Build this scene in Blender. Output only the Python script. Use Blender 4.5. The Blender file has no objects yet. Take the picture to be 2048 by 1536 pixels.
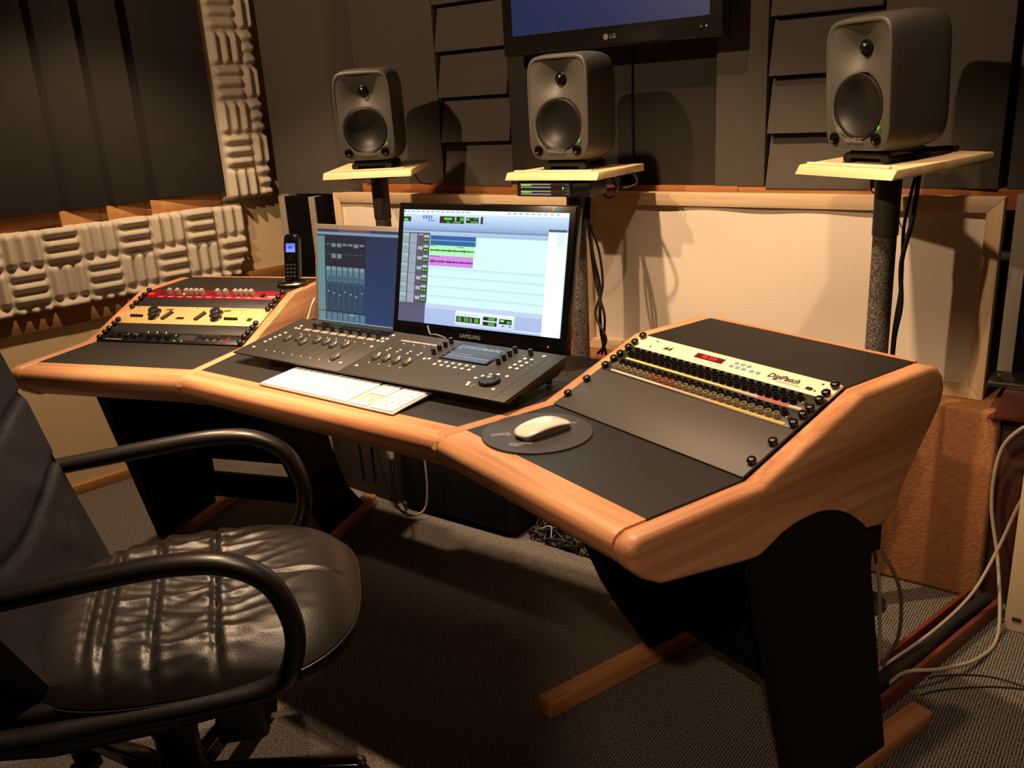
import bpy, bmesh, math, random
from mathutils import Matrix, Vector, Euler
random.seed(7)
S = bpy.context.scene
COL = S.collection
PI = math.pi
# ------------------------------------------------------------------ camera
cd = bpy.data.cameras.new('camera'); cam = bpy.data.objects.new('camera', cd); COL.objects.link(cam)
cd.sensor_width = 36.0; cd.lens = 1753.93 / 2048 * 36.0; cd.clip_start = 0.02
CAMPOS = Vector((1.44507, -1.16614, 1.30222)); YAW, PIT, ROL = [math.radians(a) for a in (-37.71738, 17.79933, -3.37450)]
_f = Vector((math.sin(YAW)*math.cos(PIT), math.cos(YAW)*math.cos(PIT), -math.sin(PIT)))
_r = Vector((math.cos(YAW), -math.sin(YAW), 0)); _u = _r.cross(_f)
_r2 = _r*math.cos(ROL) + _u*math.sin(ROL); _u2 = _u*math.cos(ROL) - _r*math.sin(ROL)
cam.matrix_world = Matrix(((_r2.x, _u2.x, -_f.x, CAMPOS.x), (_r2.y, _u2.y, -_f.y, CAMPOS.y), (_r2.z, _u2.z, -_f.z, CAMPOS.z), (0, 0, 0, 1)))
S.camera = cam
# ------------------------------------------------------------------ world, lamps, exposure
w = bpy.data.worlds.new('world'); S.world = w; w.use_nodes = True
w.node_tree.nodes['Background'].inputs[0].default_value = (1, .8, .6, 1); w.node_tree.nodes['Background'].inputs[1].default_value = 0.0
S.view_settings.view_transform = 'Standard'; S.view_settings.look = 'None'; S.view_settings.gamma = 1.0
S.view_settings.use_curve_mapping = False; S.view_settings.exposure = 0.0
WARM = (1.0, .665, .40)
def spot(name, loc, target, power, size=110, blend=.6, radius=.03, color=WARM):
    l = bpy.data.lights.new(name, 'SPOT'); l.energy = power; l.color = color; l.spot_size = math.radians(size); l.spot_blend = blend; l.shadow_soft_size = radius
    o = bpy.data.objects.new(name, l); COL.objects.link(o); o.location = loc
    o.rotation_euler = (Vector(target)-Vector(loc)).to_track_quat('-Z', 'Y').to_euler(); return o
spot('ceiling_spot_over_left_wing', (-.9, .24, 2.44), (-.98, .30, .7), 150, 82, .4)
spot('ceiling_spot_over_desk', (.12, .16, 2.44), (.30, .34, .7), 175, 84, .45)
spot('ceiling_spot_over_right_wing', (.95, .15, 2.44), (.85, .36, .7), 62, 78, .45)
spot('ceiling_spot_over_keyboard', (-.05, .16, 2.44), (-.14, .1, .73), 120, 50, 1.0)
spot('ceiling_spot_mid_room', (-.45, -1.38, 2.44), (-.32, 1.28, 1.58), 135, 78, .4)
spot('fill_spot_behind_viewer', (1.7, -2.0, 2.44), (1.15, .2, .5), 95, 27, .5)  # added fill, narrowed onto the outer face of the right side panel

# ------------------------------------------------------------------ mesh helpers
def bx(bm, x0, x1, y0, y1, z0, z1, M=None, bev=0.0, seg=2):
    t = bmesh.new()
    vs = [t.verts.new(c) for c in ((x0,y0,z0),(x1,y0,z0),(x1,y1,z0),(x0,y1,z0),(x0,y0,z1),(x1,y0,z1),(x1,y1,z1),(x0,y1,z1))]
    for q in ((0,3,2,1),(4,5,6,7),(0,1,5,4),(1,2,6,5),(2,3,7,6),(3,0,4,7)): t.faces.new([vs[i] for i in q])
    if bev > 0: bmesh.ops.bevel(t, geom=t.edges[:], offset=bev, segments=seg, profile=.5, affect='EDGES')
    merge(bm, t, M)
def merge(bm, t, M=None):
    if M is not None: bmesh.ops.transform(t, matrix=M, verts=t.verts)
    bmesh.ops.recalc_face_normals(t, faces=t.faces)
    me = bpy.data.meshes.new('tmp'); t.to_mesh(me); t.free(); bm.from_mesh(me); bpy.data.meshes.remove(me)
def prism(bm, pts, a0, a1, axis='x', M=None, bev=0.0, seg=2, minang=30):
    """polygon pts (p,q) extruded along axis: x -> (a,p,q)  y -> (p,a,q)  z -> (p,q,a)"""
    t = bmesh.new()
    def co(p, q, a): return {'x': (a, p, q), 'y': (p, a, q), 'z': (p, q, a)}[axis]
    A = [t.verts.new(co(p, q, a0)) for p, q in pts]; B = [t.verts.new(co(p, q, a1)) for p, q in pts]
    n = len(pts); t.faces.new(A[::-1]); t.faces.new(B)
    for i in range(n): t.faces.new((A[i], A[(i+1) % n], B[(i+1) % n], B[i]))
    bmesh.ops.recalc_face_normals(t, faces=t.faces)
    if bev > 0:
        es = [e for e in t.edges if e.calc_face_angle(0) > math.radians(minang)]
        bmesh.ops.bevel(t, geom=es, offset=bev, segments=seg, profile=.5, affect='EDGES')
    merge(bm, t, M)
def lathe(bm, prof, n=24, M=None, cap=True):
    t = bmesh.new(); rings = []
    for r, z in prof:
        if r < 1e-6: rings.append([t.verts.new((0, 0, z))])
        else: rings.append([t.verts.new((r*math.cos(2*PI*k/n), r*math.sin(2*PI*k/n), z)) for k in range(n)])
    for a, b in zip(rings, rings[1:]):
        for k in range(n):
            k2 = (k+1) % n
            if len(a) == 1 and len(b) == 1: continue
            if len(a) == 1: t.faces.new((a[0], b[k], b[k2]))
            elif len(b) == 1: t.faces.new((a[k], a[k2], b[0]))
            else: t.faces.new((a[k], a[k2], b[k2], b[k]))
    if cap:
        for R in (rings[0], rings[-1]):
            if len(R) > 1: t.faces.new(R)
    merge(bm, t, M)
def crom(pts, n=8, closed=False):
    P = [Vector(p) for p in pts]; out = []
    m = len(P) if closed else len(P)-1
    for i in range(m):
        if closed: a, b, c, d = P[(i-1) % len(P)], P[i], P[(i+1) % len(P)], P[(i+2) % len(P)]
        else: a, b, c, d = P[max(i-1, 0)], P[i], P[i+1], P[min(i+2, len(P)-1)]
        for k in range(n):
            t = k/n
            out.append(.5*((2*b)+(c-a)*t+(2*a-5*b+4*c-d)*t*t+(3*b-a-3*c+d)*t**3))
    if not closed: out.append(P[-1])
    return out
def tube(bm, pts, r, n=8, closed=False, M=None, up=(0, 0, 1), ry=None):
    """round (or oval: r along side, ry along up) tube through pts"""
    t = bmesh.new(); P = [Vector(p) for p in pts]; m = len(P); rings = []; upv = Vector(up); side = None
    for i in range(m):
        if closed: d = P[(i+1) % m]-P[(i-1) % m]
        else: d = P[min(i+1, m-1)]-P[max(i-1, 0)]
        d.normalize()
        if ry is None:
            if side is None:
                side = d.cross(upv)
                if side.length < .05: side = d.cross(Vector((1, 0, 0)))
            side = (side - d*side.dot(d)); side.normalize(); u2 = side.cross(d)
        else:
            side = upv; u2 = side.cross(d); u2.normalize()
        rr = r[i] if isinstance(r, (list, tuple)) else r
        r2 = rr if ry is None else ry
        rings.append([t.verts.new(P[i]+side*(rr*math.cos(2*PI*k/n))+u2*(r2*math.sin(2*PI*k/n))) for k in range(n)])
    for i in range(m if closed else m-1):
        a, b = rings[i], rings[(i+1) % m]
        for k in range(n): t.faces.new((a[k], a[(k+1) % n], b[(k+1) % n], b[k]))
    if not closed: t.faces.new(rings[0][::-1]); t.faces.new(rings[-1])
    merge(bm, t, M)
def sheet(bm, f, nu, nv, M=None, closeu=False):
    t = bmesh.new(); V = [[t.verts.new(f(i/(nu-(0 if closeu else 1)), j/(nv-1))) for j in range(nv)] for i in range(nu)]
    for i in range(nu if closeu else nu-1):
        for j in range(nv-1):
            i2 = (i+1) % nu
            t.faces.new((V[i][j], V[i2][j], V[i2][j+1], V[i][j+1]))
    if M is not None: bmesh.ops.transform(t, matrix=M, verts=t.verts)
    me = bpy.data.meshes.new('tmp'); t.to_mesh(me); t.free(); bm.from_mesh(me); bpy.data.meshes.remove(me)
def B(): return bmesh.new()
def finish(bm, name, ang=35, smooth=True):
    me = bpy.data.meshes.new(name)
    if smooth:
        for f in bm.faces: f.smooth = True
        for e in bm.edges:
            if len(e.link_faces) == 2 and e.calc_face_angle(0) > math.radians(ang): e.smooth = False
    bm.to_mesh(me); bm.free(); return me
def obj(name, bm, mat, parent=None, smooth=True, ang=35, label=None):
    me = bm if isinstance(bm, bpy.types.Mesh) else finish(bm, name, ang, smooth)
    if mat is not None and not me.materials: me.materials.append(mat)
    o = bpy.data.objects.new(name, me); COL.objects.link(o)
    if parent is not None: o.parent = parent
    if label: o['label'] = label
    return o
def thing(name, label, cat, loc=(0, 0, 0), rotz=0, group=None, M=None):
    o = bpy.data.objects.new(name, None); COL.objects.link(o); o.empty_display_size = .05
    if M is not None: o.matrix_world = M
    else: o.location = loc; o.rotation_euler = (0, 0, rotz)
    tag(o, label, cat, group); return o
def tag(o, label, cat, group=None, kind=None):
    o['label'] = label; o['category'] = cat
    if group: o['group'] = group
    if kind: o['kind'] = kind
    return o
def struct(name, bm, mat, label=None, **k):
    o = obj(name, bm, mat, **k); o['kind'] = 'structure'
    if label: o['label'] = label
    return o
def copytree(o, parent=None):
    c = o.copy(); COL.objects.link(c); c.parent = parent
    for ch in list(o.children): copytree(ch, c)
    return c
def text(name, s, size, mat, parent, M, ext=.0003, align='CENTER', shear=0, bold=0):
    cu = bpy.data.curves.new('t', 'FONT'); cu.body = s; cu.size = size; cu.extrude = ext; cu.align_x = align; cu.align_y = 'CENTER'; cu.shear = shear; cu.offset = bold; cu.resolution_u = 2
    o = bpy.data.objects.new('t', cu); COL.objects.link(o); bpy.context.view_layer.update()
    me = bpy.data.meshes.new_from_object(o.evaluated_get(bpy.context.evaluated_depsgraph_get())); bpy.data.objects.remove(o); bpy.data.curves.remove(cu)
    me.transform(M); me.materials.clear(); me.materials.append(mat); me.name = name
    r = bpy.data.objects.new(name, me); COL.objects.link(r); r.parent = parent; return r
def T(x, y, z): return Matrix.Translation((x, y, z))
def RX(a): return Matrix.Rotation(a, 4, 'X')
def RY(a): return Matrix.Rotation(a, 4, 'Y')
def RZ(a): return Matrix.Rotation(a, 4, 'Z')
# ------------------------------------------------------------------ materials
def lin(h):
    if isinstance(h, str): h = [int(h[i:i+2], 16) for i in (0, 2, 4)]
    return tuple((c/255/12.92 if c/255 <= .04045 else ((c/255+.055)/1.055)**2.4) for c in h)
_mc = {}
def mat(name, col, rough=.5, metal=0, spec=.5, bump=0, bscale=200, var=0, vscale=5, emit=None, es=1, sheen=0, coat=0, alpha=1, trans=0):
    if name in _mc: return _mc[name]
    m = bpy.data.materials.new(name); m.use_nodes = True; nt = m.node_tree; b = nt.nodes['Principled BSDF']
    c = lin(col) if (isinstance(col, str) or max(col) > 1.01) else col
    b.inputs['Base Color'].default_value = (*c, 1); b.inputs['Roughness'].default_value = rough; b.inputs['Metallic'].default_value = metal
    b.inputs['Specular IOR Level'].default_value = spec; b.inputs['Coat Weight'].default_value = coat
    if sheen: b.inputs['Sheen Weight'].default_value = sheen
    if trans: b.inputs['Transmission Weight'].default_value = trans
    if emit is not None:
        e = lin(emit) if isinstance(emit, str) else emit
        b.inputs['Emission Color'].default_value = (*e, 1); b.inputs['Emission Strength'].default_value = es
    tc = nt.nodes.new('ShaderNodeTexCoord')
    if var:
        n = nt.nodes.new('ShaderNodeTexNoise'); n.inputs['Scale'].default_value = vscale; n.inputs['Detail'].default_value = 5
        nt.links.new(tc.outputs['Object'], n.inputs['Vector'])
        mx = nt.nodes.new('ShaderNodeMix'); mx.data_type = 'RGBA'
        mx.inputs[6].default_value = (*[k*(1-var) for k in c], 1); mx.inputs[7].default_value = (*[min(1, k*(1+var)) for k in c], 1)
        nt.links.new(n.outputs['Fac'], mx.inputs[0]); nt.links.new(mx.outputs[2], b.inputs['Base Color'])
    if bump:
        n = nt.nodes.new('ShaderNodeTexNoise'); n.inputs['Scale'].default_value = bscale; n.inputs['Detail'].default_value = 4
        nt.links.new(tc.outputs['Object'], n.inputs['Vector'])
        bp = nt.nodes.new('ShaderNodeBump'); bp.inputs['Strength'].default_value = bump; bp.inputs['Distance'].default_value = .002
        nt.links.new(n.outputs['Fac'], bp.inputs['Height']); nt.links.new(bp.outputs['Normal'], b.inputs['Normal'])
    _mc[name] = m; return m
def wood(name, c1, c2, ang=0, rough=.42, scale=1.0, tilt=0, planks=0):
    """long grain along direction ang (about z) in object space"""
    if name in _mc: return _mc[name]
    m = bpy.data.materials.new(name); m.use_nodes = True; nt = m.node_tree; b = nt.nodes['Principled BSDF']; N = nt.nodes.new; L = nt.links.new
    tc = N('ShaderNodeTexCoord'); mp = N('ShaderNodeMapping'); mp.vector_type = 'POINT'; mp.inputs['Rotation'].default_value = (0, tilt, -ang); L(tc.outputs['Object'], mp.inputs['Vector'])
    ms = N('ShaderNodeMapping'); ms.inputs['Scale'].default_value = (2.2*scale, 38*scale, 38*scale); L(mp.outputs[0], ms.inputs['Vector'])
    n1 = N('ShaderNodeTexNoise'); n1.inputs['Scale'].default_value = 1.0; n1.inputs['Detail'].default_value = 6; n1.inputs['Distortion'].default_value = .6; L(ms.outputs[0], n1.inputs['Vector'])
    m2 = N('ShaderNodeMapping'); m2.inputs['Scale'].default_value = (6*scale, 420*scale, 420*scale); L(mp.outputs[0], m2.inputs['Vector'])
    n2 = N('ShaderNodeTexNoise'); n2.inputs['Scale'].default_value = 1.0; n2.inputs['Detail'].default_value = 3; L(m2.outputs[0], n2.inputs['Vector'])
    ad = N('ShaderNodeMath'); ad.operation = 'MULTIPLY_ADD'; ad.inputs[1].default_value = .35; L(n2.outputs['Fac'], ad.inputs[0]); L(n1.outputs['Fac'], ad.inputs[2])
    cr = N('ShaderNodeValToRGB'); cr.color_ramp.elements[0].position = .48; cr.color_ramp.elements[1].position = .84
    cr.color_ramp.elements[0].color = (*lin(c1), 1); cr.color_ramp.elements[1].color = (*lin(c2), 1); L(ad.outputs[0], cr.inputs[0])
    last = cr.outputs[0]
    if planks:
        # glued-up lamellae of differing tone across the grain
        vs = N('ShaderNodeMapping'); vs.inputs['Scale'].default_value = (.01, planks, planks); L(mp.outputs[0], vs.inputs['Vector'])
        sx = N('ShaderNodeSeparateXYZ'); L(vs.outputs[0], sx.inputs[0]); fl = N('ShaderNodeMath'); fl.operation = 'FLOOR'; L(sx.outputs[2], fl.inputs[0])
        wn = N('ShaderNodeTexWhiteNoise'); wn.noise_dimensions = '1D'; L(fl.outputs[0], wn.inputs['W'])
        mr = N('ShaderNodeMapRange'); mr.inputs[3].default_value = .70; mr.inputs[4].default_value = 1.16; L(wn.outputs[0], mr.inputs[0])
        mm = N('ShaderNodeMix'); mm.data_type = 'RGBA'; mm.blend_type = 'MULTIPLY'; mm.inputs[0].default_value = 1; L(last, mm.inputs[6]); L(mr.outputs[0], mm.inputs[7]); last = mm.outputs[2]
    L(last, b.inputs['Base Color'])
    b.inputs['Roughness'].default_value = rough; b.inputs['Specular IOR Level'].default_value = .4
    bp = N('ShaderNodeBump'); bp.inputs['Strength'].default_value = .06; bp.inputs['Distance'].default_value = .001; L(n2.outputs['Fac'], bp.inputs['Height']); L(bp.outputs[0], b.inputs['Normal'])
    _mc[name] = m; return m
def speckle(name, cdark, clight, scale=300, thr=.62, rough=.9, bump=.4):
    if name in _mc: return _mc[name]
    m = bpy.data.materials.new(name); m.use_nodes = True; nt = m.node_tree; b = nt.nodes['Principled BSDF']; N = nt.nodes.new; L = nt.links.new
    tc = N('ShaderNodeTexCoord'); n = N('ShaderNodeTexNoise'); n.inputs['Scale'].default_value = scale; n.inputs['Detail'].default_value = 2; L(tc.outputs['Object'], n.inputs['Vector'])
    cr = N('ShaderNodeValToRGB'); cr.color_ramp.elements[0].position = thr-.12; cr.color_ramp.elements[1].position = thr+.1
    cr.color_ramp.elements[0].color = (*lin(cdark), 1); cr.color_ramp.elements[1].color = (*lin(clight), 1); L(n.outputs['Fac'], cr.inputs[0]); L(cr.outputs[0], b.inputs['Base Color'])
    b.inputs['Roughness'].default_value = rough; b.inputs['Specular IOR Level'].default_value = .2
    bp = N('ShaderNodeBump'); bp.inputs['Strength'].default_value = bump; bp.inputs['Distance'].default_value = .002; L(n.outputs['Fac'], bp.inputs['Height']); L(bp.outputs[0], b.inputs['Normal'])
    _mc[name] = m; return m
def carpet(name, c1, c2, ang, pitch):
    m = bpy.data.materials.new(name); m.use_nodes = True; nt = m.node_tree; b = nt.nodes['Principled BSDF']; N = nt.nodes.new; L = nt.links.new
    tc = N('ShaderNodeTexCoord'); mp = N('ShaderNodeMapping'); mp.inputs['Rotation'].default_value = (0, 0, -ang); L(tc.outputs['Object'], mp.inputs['Vector'])
    wv = N('ShaderNodeTexWave'); wv.wave_type = 'BANDS'; wv.bands_direction = 'X'; wv.inputs['Scale'].default_value = 2*PI/20/pitch; wv.inputs['Distortion'].default_value = .8; wv.inputs['Detail'].default_value = 2; wv.inputs['Detail Scale'].default_value = 3
    L(mp.outputs[0], wv.inputs['Vector'])
    ms = N('ShaderNodeMapping'); ms.inputs['Scale'].default_value = (320, 160, 320); L(mp.outputs[0], ms.inputs['Vector'])
    n = N('ShaderNodeTexNoise'); n.inputs['Scale'].default_value = 1; n.inputs['Detail'].default_value = 2; L(ms.outputs[0], n.inputs['Vector'])
    mu = N('ShaderNodeMath'); mu.operation = 'MULTIPLY_ADD'; mu.inputs[1].default_value = .45; L(wv.outputs['Fac'], mu.inputs[0]); L(n.outputs['Fac'], mu.inputs[2])
    cr = N('ShaderNodeValToRGB'); cr.color_ramp.elements[0].position = .45; cr.color_ramp.elements[1].position = .95
    cr.color_ramp.elements[0].color = (*lin(c1), 1); cr.color_ramp.elements[1].color = (*lin(c2), 1); L(mu.outputs[0], cr.inputs[0]); L(cr.outputs[0], b.inputs['Base Color'])
    b.inputs['Roughness'].default_value = .95; b.inputs['Specular IOR Level'].default_value = .1
    bp = N('ShaderNodeBump'); bp.inputs['Strength'].default_value = .7; bp.inputs['Distance'].default_value = .003; L(mu.outputs[0], bp.inputs['Height']); L(bp.outputs[0], b.inputs['Normal'])
    return m
def ui_mat(name, strength):
    m = bpy.data.materials.new(name); m.use_nodes = True; nt = m.node_tree; b = nt.nodes['Principled BSDF']
    a = nt.nodes.new('ShaderNodeVertexColor'); a.layer_name = 'ui'; b.inputs['Base Color'].default_value = (.01, .01, .01, 1); b.inputs['Roughness'].default_value = .35
    nt.links.new(a.outputs['Color'], b.inputs['Emission Color']); b.inputs['Emission Strength'].default_value = strength; return m
def quads(bm, rects, w, h, M, dz=.00012):
    """rects (u0,v0,u1,v1,hex[,hex_bottom]) with v down, painted as thin coloured layers on a screen w x h (x right, z up, facing -y)"""
    cl = bm.loops.layers.float_color.get('ui') or bm.loops.layers.float_color.new('ui')
    for k, r in enumerate(rects):
        u0, v0, u1, v1, c = r[:5]; c2 = r[5] if len(r) > 5 else c; y = -dz*(1+k*.12)
        vs = [bm.verts.new(M @ Vector((u*w, y, (1-v)*h))) for u, v in ((u0, v1), (u1, v1), (u1, v0), (u0, v0))]
        f = bm.faces.new(vs)
        for lp, cc in zip(f.loops, (c2, c2, c, c)): lp[cl] = (*lin(cc), 1)

BEECH = ('ac744d', 'd7a176')
M_black = mat('desk_black_laminate', '1f1d1c', .5, bump=.15, bscale=900)
M_leg = mat('leg_black_paint', '0f0e0d', .7, spec=.2)
M_plastic = mat('black_plastic', '16151a', .38)
M_gloss = mat('gloss_black', '0b0b0c', .12, spec=.6)
M_rubber = mat('black_rubber', '121110', .65)
M_metal = mat('brushed_metal', 'b8b4ae', .28, 1)
M_chrome = mat('chrome', 'd8d5d0', .12, 1)
M_white = mat('white_plastic', 'e9e4dc', .35)
M_cable = mat('black_cable', '14120f', .5)
M_wcable = mat('grey_cable', 'a39a86', .55)

# ------------------------------------------------------------------ desk frame of reference
TH = .3219; XR = .4344; YR = -.006; ZD = .725
VB, VC, DZ, VE = .2042, .4499, .0931, .6506
WD = .485
def WM(side): return Matrix(((math.cos(TH), math.sin(TH)*side, 0, side*XR), (-math.sin(TH)*side, math.cos(TH), 0, YR), (0, 0, 1, 0), (0, 0, 0, 1)))
LT = Vector((.1414, .98995, 0)); LN = Vector((.98995, -.1414, 0)); LP0 = Vector((-1.708, .23, 0))
LW = Matrix(((LT.x, LN.x, 0, LP0.x), (LT.y, LN.y, 0, LP0.y), (0, 0, 1, 0), (0, 0, 0, 1)))   # x along left wall, y out of it, z up (mirrored frame)

# ================================================================== THE ROOM
b = B(); bx(b, -2.6, 2.9, -3.2, 1.6, -.05, 0)
struct('floor', b, carpet('ribbed_carpet', '221d1a', '857f79', math.radians(0), .0062), 'grey-brown ribbed carpet floor', smooth=False)
b = B(); bx(b, -2.6, 2.9, -3.2, 1.6, 2.5, 2.55)
struct('ceiling', b, mat('ceiling_paint', '8f857a', .9), smooth=False)
M_cream = mat('cream_wall_fabric', 'd2bb94', .95, spec=.1, bump=.25, bscale=500, var=.05, vscale=2.5)
b = B(); bx(b, -2.9, 1.4, -.05, 0, 0, 2.5, LW)
struct('wall_left', b, M_cream, smooth=False)
b = B(); bx(b, -1.75, 2.9, 1.36, 1.42, 0, 2.5)
struct('wall_back', b, mat('dark_wall', '3a3631', .9), smooth=False)
b = B(); bx(b, 2.6, 2.7, -3.2, 1.42, 0, 2.5)
struct('wall_right', b, mat('room_wall', '7d6a55', .9), smooth=False)
b = B(); bx(b, -2.6, 2.7, -3.15, -3.05, 0, 2.5)
struct('wall_front', b, _mc['room_wall'], smooth=False)
# carpeted riser along the back wall
b = B(); bx(b, -1.205, 1.165, 1.12, 1.36, 0, .522, bev=.012, seg=3)
M_orange = mat('orange_pile_carpet', '9c6b46', .95, spec=.1, bump=1.0, bscale=170, var=.42, vscale=120)
struct('wall_riser', b, M_orange, 'low ledge clad in orange-brown pile carpet along the back wall')
PINE = wood('trim_pine', 'a87040', 'd09a60', math.radians(82), .55)
def planks_left(name, z0, z1, cuts, y0, y1, m):
    root = None
    for a, c in zip(cuts, cuts[1:]):
        b = B(); bx(b, a+.0006, c-.0006, y0, y1+random.uniform(0, .002), z0, z1, LW, .0015)
        if root is None: root = struct(name, b, m)
        else: obj('plank', b, m, root)
planks_left('trim_1', .975, 1.03, [-1.2, -.25, -.065, .108, .267, .433, .735], 0, .014, PINE)
planks_left('trim_2', .632, .702, [-1.6, -.4, .55, 1.03], 0, .016, wood('trim_oak', '7d5530', '9c7044', math.radians(82), .6))
planks_left('baseboard_left', 0, .037, [-2.2, -.5, .9], 0, .014, wood('baseboard_pine', '96683a', 'b98a55', math.radians(82), .6))
PINEX = wood('trim_pine_x', '96552a', 'b87742', 0, .5)
root = None
for a, c in ((-1.15, -.62), (-.62, -.2), (-.2, .42), (.42, 1.25)):
    b = B(); bx(b, a+.0006, c-.0006, 1.27, 1.36, .985, 1.034+random.uniform(0, .002), bev=.0015)
    if root is None: root = struct('trim_3', b, PINEX)
    else: obj('plank', b, PINEX, root)

# ================================================================== ACOUSTIC TREATMENT
M_foam = mat('beige_foam', 'c0b6a4', .95, spec=.1, bump=.3, bscale=160, var=.1, vscale=14)
def foam(name, label, s0, s1, z0, z1, tile, sa, za, phase, depth=.05, base=.018, notch=None, plain=-9):
    nu = int((s1-s0)/tile*20); nv = int((z1-z0)/tile*20)
    def bar(x): return (.5-.5*math.cos(2*PI*3*x))**.7
    def sm(x): x = max(0, min(1, x)); return x*x*(3-2*x)
    def f(u, v):
        s = s0+(s1-s0)*u; z = z0+(z1-z0)*v; a = (s-sa)/tile; c = (z-za)/tile; i, j = math.floor(a), math.floor(c); fa, fc = a-i, c-j
        rnd = random.Random(i*31+j*17).uniform(.8, 1.1)
        if s < plain: h = 0
        elif (i+j+phase) % 2: h = bar(fc)*sm(fa/.16)*sm((1-fa)/.16)
        else: h = bar(fa)*sm(fc/.16)*sm((1-fc)/.16)
        ed = min(u*(s1-s0), (1-u)*(s1-s0), v*(z1-z0), (1-v)*(z1-z0))
        y = base+depth*.5*h*rnd + .01*sm(ed/.02)
        if u in (0, 1) or v in (0, 1): y = 0.002
        return (s, y, z)
    b = B(); sheet(b, f, nu, nv, LW); bmesh.ops.reverse_faces(b, faces=b.faces)
    if notch:
        dl = [v for v in b.verts if notch(LW.inverted() @ v.co)]
        bmesh.ops.delete(b, geom=dl, context='VERTS')
    return tag(obj(name, b, M_foam, ang=80), label, 'foam panel')
foam('acoustic_foam', 'long beige sculpted foam panel mounted low on the left wall behind the rack gear', -.75, .818, .695, .982, .1285, .818, .982-.1285*.98, 1, notch=lambda p: p.x > .772 and p.z < .755+.02*math.sin(p.x*240))
foam('acoustic_foam', 'tall narrow beige sculpted foam strip standing in the left corner', .735, .955, .992, 2.05, .126, .763, .992, 0, depth=.05, base=.03, plain=.763)
M_char = mat('charcoal_foam', '2e2b28', .9, spec=.15, bump=.3, bscale=350, var=.08, vscale=3)
lab = ['leftmost dark acoustic board on the left wall, cut by the picture edge', 'second dark vertical acoustic board from the left edge of the picture', 'third dark vertical acoustic board from the left edge of the picture', 'widest dark acoustic board, touching the beige foam strip']
for k, (a, c) in enumerate(((-.45, .13), (.13, .283), (.283, .437), (.437, .735))):
    b = B(); prism(b, [(a+.001, .0), (c, .0), (c, .058), (a+.001, .012)], 1.031, 2.1, 'z', LW, .003)
    tag(obj('acoustic_board', b, M_char), lab[k], 'acoustic panel', 'dark boards on the left wall')
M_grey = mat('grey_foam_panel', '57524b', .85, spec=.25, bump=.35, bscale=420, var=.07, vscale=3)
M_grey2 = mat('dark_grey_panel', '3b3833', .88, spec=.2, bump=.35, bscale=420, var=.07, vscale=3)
def gpanel(label, pts, z0, z1, m=None):
    b = B(); prism(b, pts, z0, z1, 'z', None, .003)
    return tag(obj('wall_absorber', b, m or M_grey), label, 'acoustic panel', 'grey panels on the back wall')
gpanel('large grey panel in the left corner beside the beige foam strip', [(-1.50, 1.17), (-1.17, 1.20), (-1.09, 1.30), (-1.09, 1.358), (-1.50, 1.358)], 1.0, 2.3)
gpanel('grey panel behind the left loudspeaker catching its shadow', [(-1.087, 1.262), (-.70, 1.278), (-.70, 1.358), (-1.087, 1.358)], 1.035, 2.3)
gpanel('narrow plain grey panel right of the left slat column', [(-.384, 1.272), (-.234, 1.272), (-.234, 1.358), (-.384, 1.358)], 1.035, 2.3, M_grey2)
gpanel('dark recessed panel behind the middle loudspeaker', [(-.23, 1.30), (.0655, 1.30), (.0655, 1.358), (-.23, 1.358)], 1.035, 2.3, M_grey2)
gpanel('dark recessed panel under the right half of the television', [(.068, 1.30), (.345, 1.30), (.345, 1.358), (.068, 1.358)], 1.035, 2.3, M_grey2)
gpanel('narrow plain grey panel left of the right slat column', [(.348, 1.272), (.496, 1.272), (.496, 1.358), (.348, 1.358)], 1.035, 2.3)
gpanel('grey panel behind the right loudspeaker', [(.792, 1.278), (1.084, 1.262), (1.084, 1.358), (.792, 1.358)], 1.035, 2.3)
gpanel('grey panel at the right edge of the picture', [(1.102, 1.272), (1.5, 1.272), (1.5, 1.358), (1.102, 1.358)], 1.035, 2.3)
def slats(label, x0, x1):
    t = thing('slatted_absorber', label, 'acoustic panel', ((x0+x1)/2, 1.36, 1.035), 0, 'overlapping slat columns on the back wall')
    h = (x1-x0)/2
    b = B(); bx(b, -h, h, -.03, 0, 0, 1.2); obj('backing', b, M_grey2, t)
    b0 = B(); prism(b0, [(-.095, .004), (-.02, .004), (-.02, .149), (-.062, .149)], -h+.004, h-.002, 'x', None, .002)
    me = finish(b0, 'slat'); me.materials.append(M_grey)
    for k in range(8):
        o = obj('slat', me, M_grey, t); o.location = (0, 0, (k-1)*.15+.14)
        if k == 0: o.location = (0, 0, -.008)
slats('column of overlapping grey slats between the left and middle loudspeakers', -.693, -.386)
slats('column of overlapping grey slats left of the right loudspeaker', .498, .79)

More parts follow.
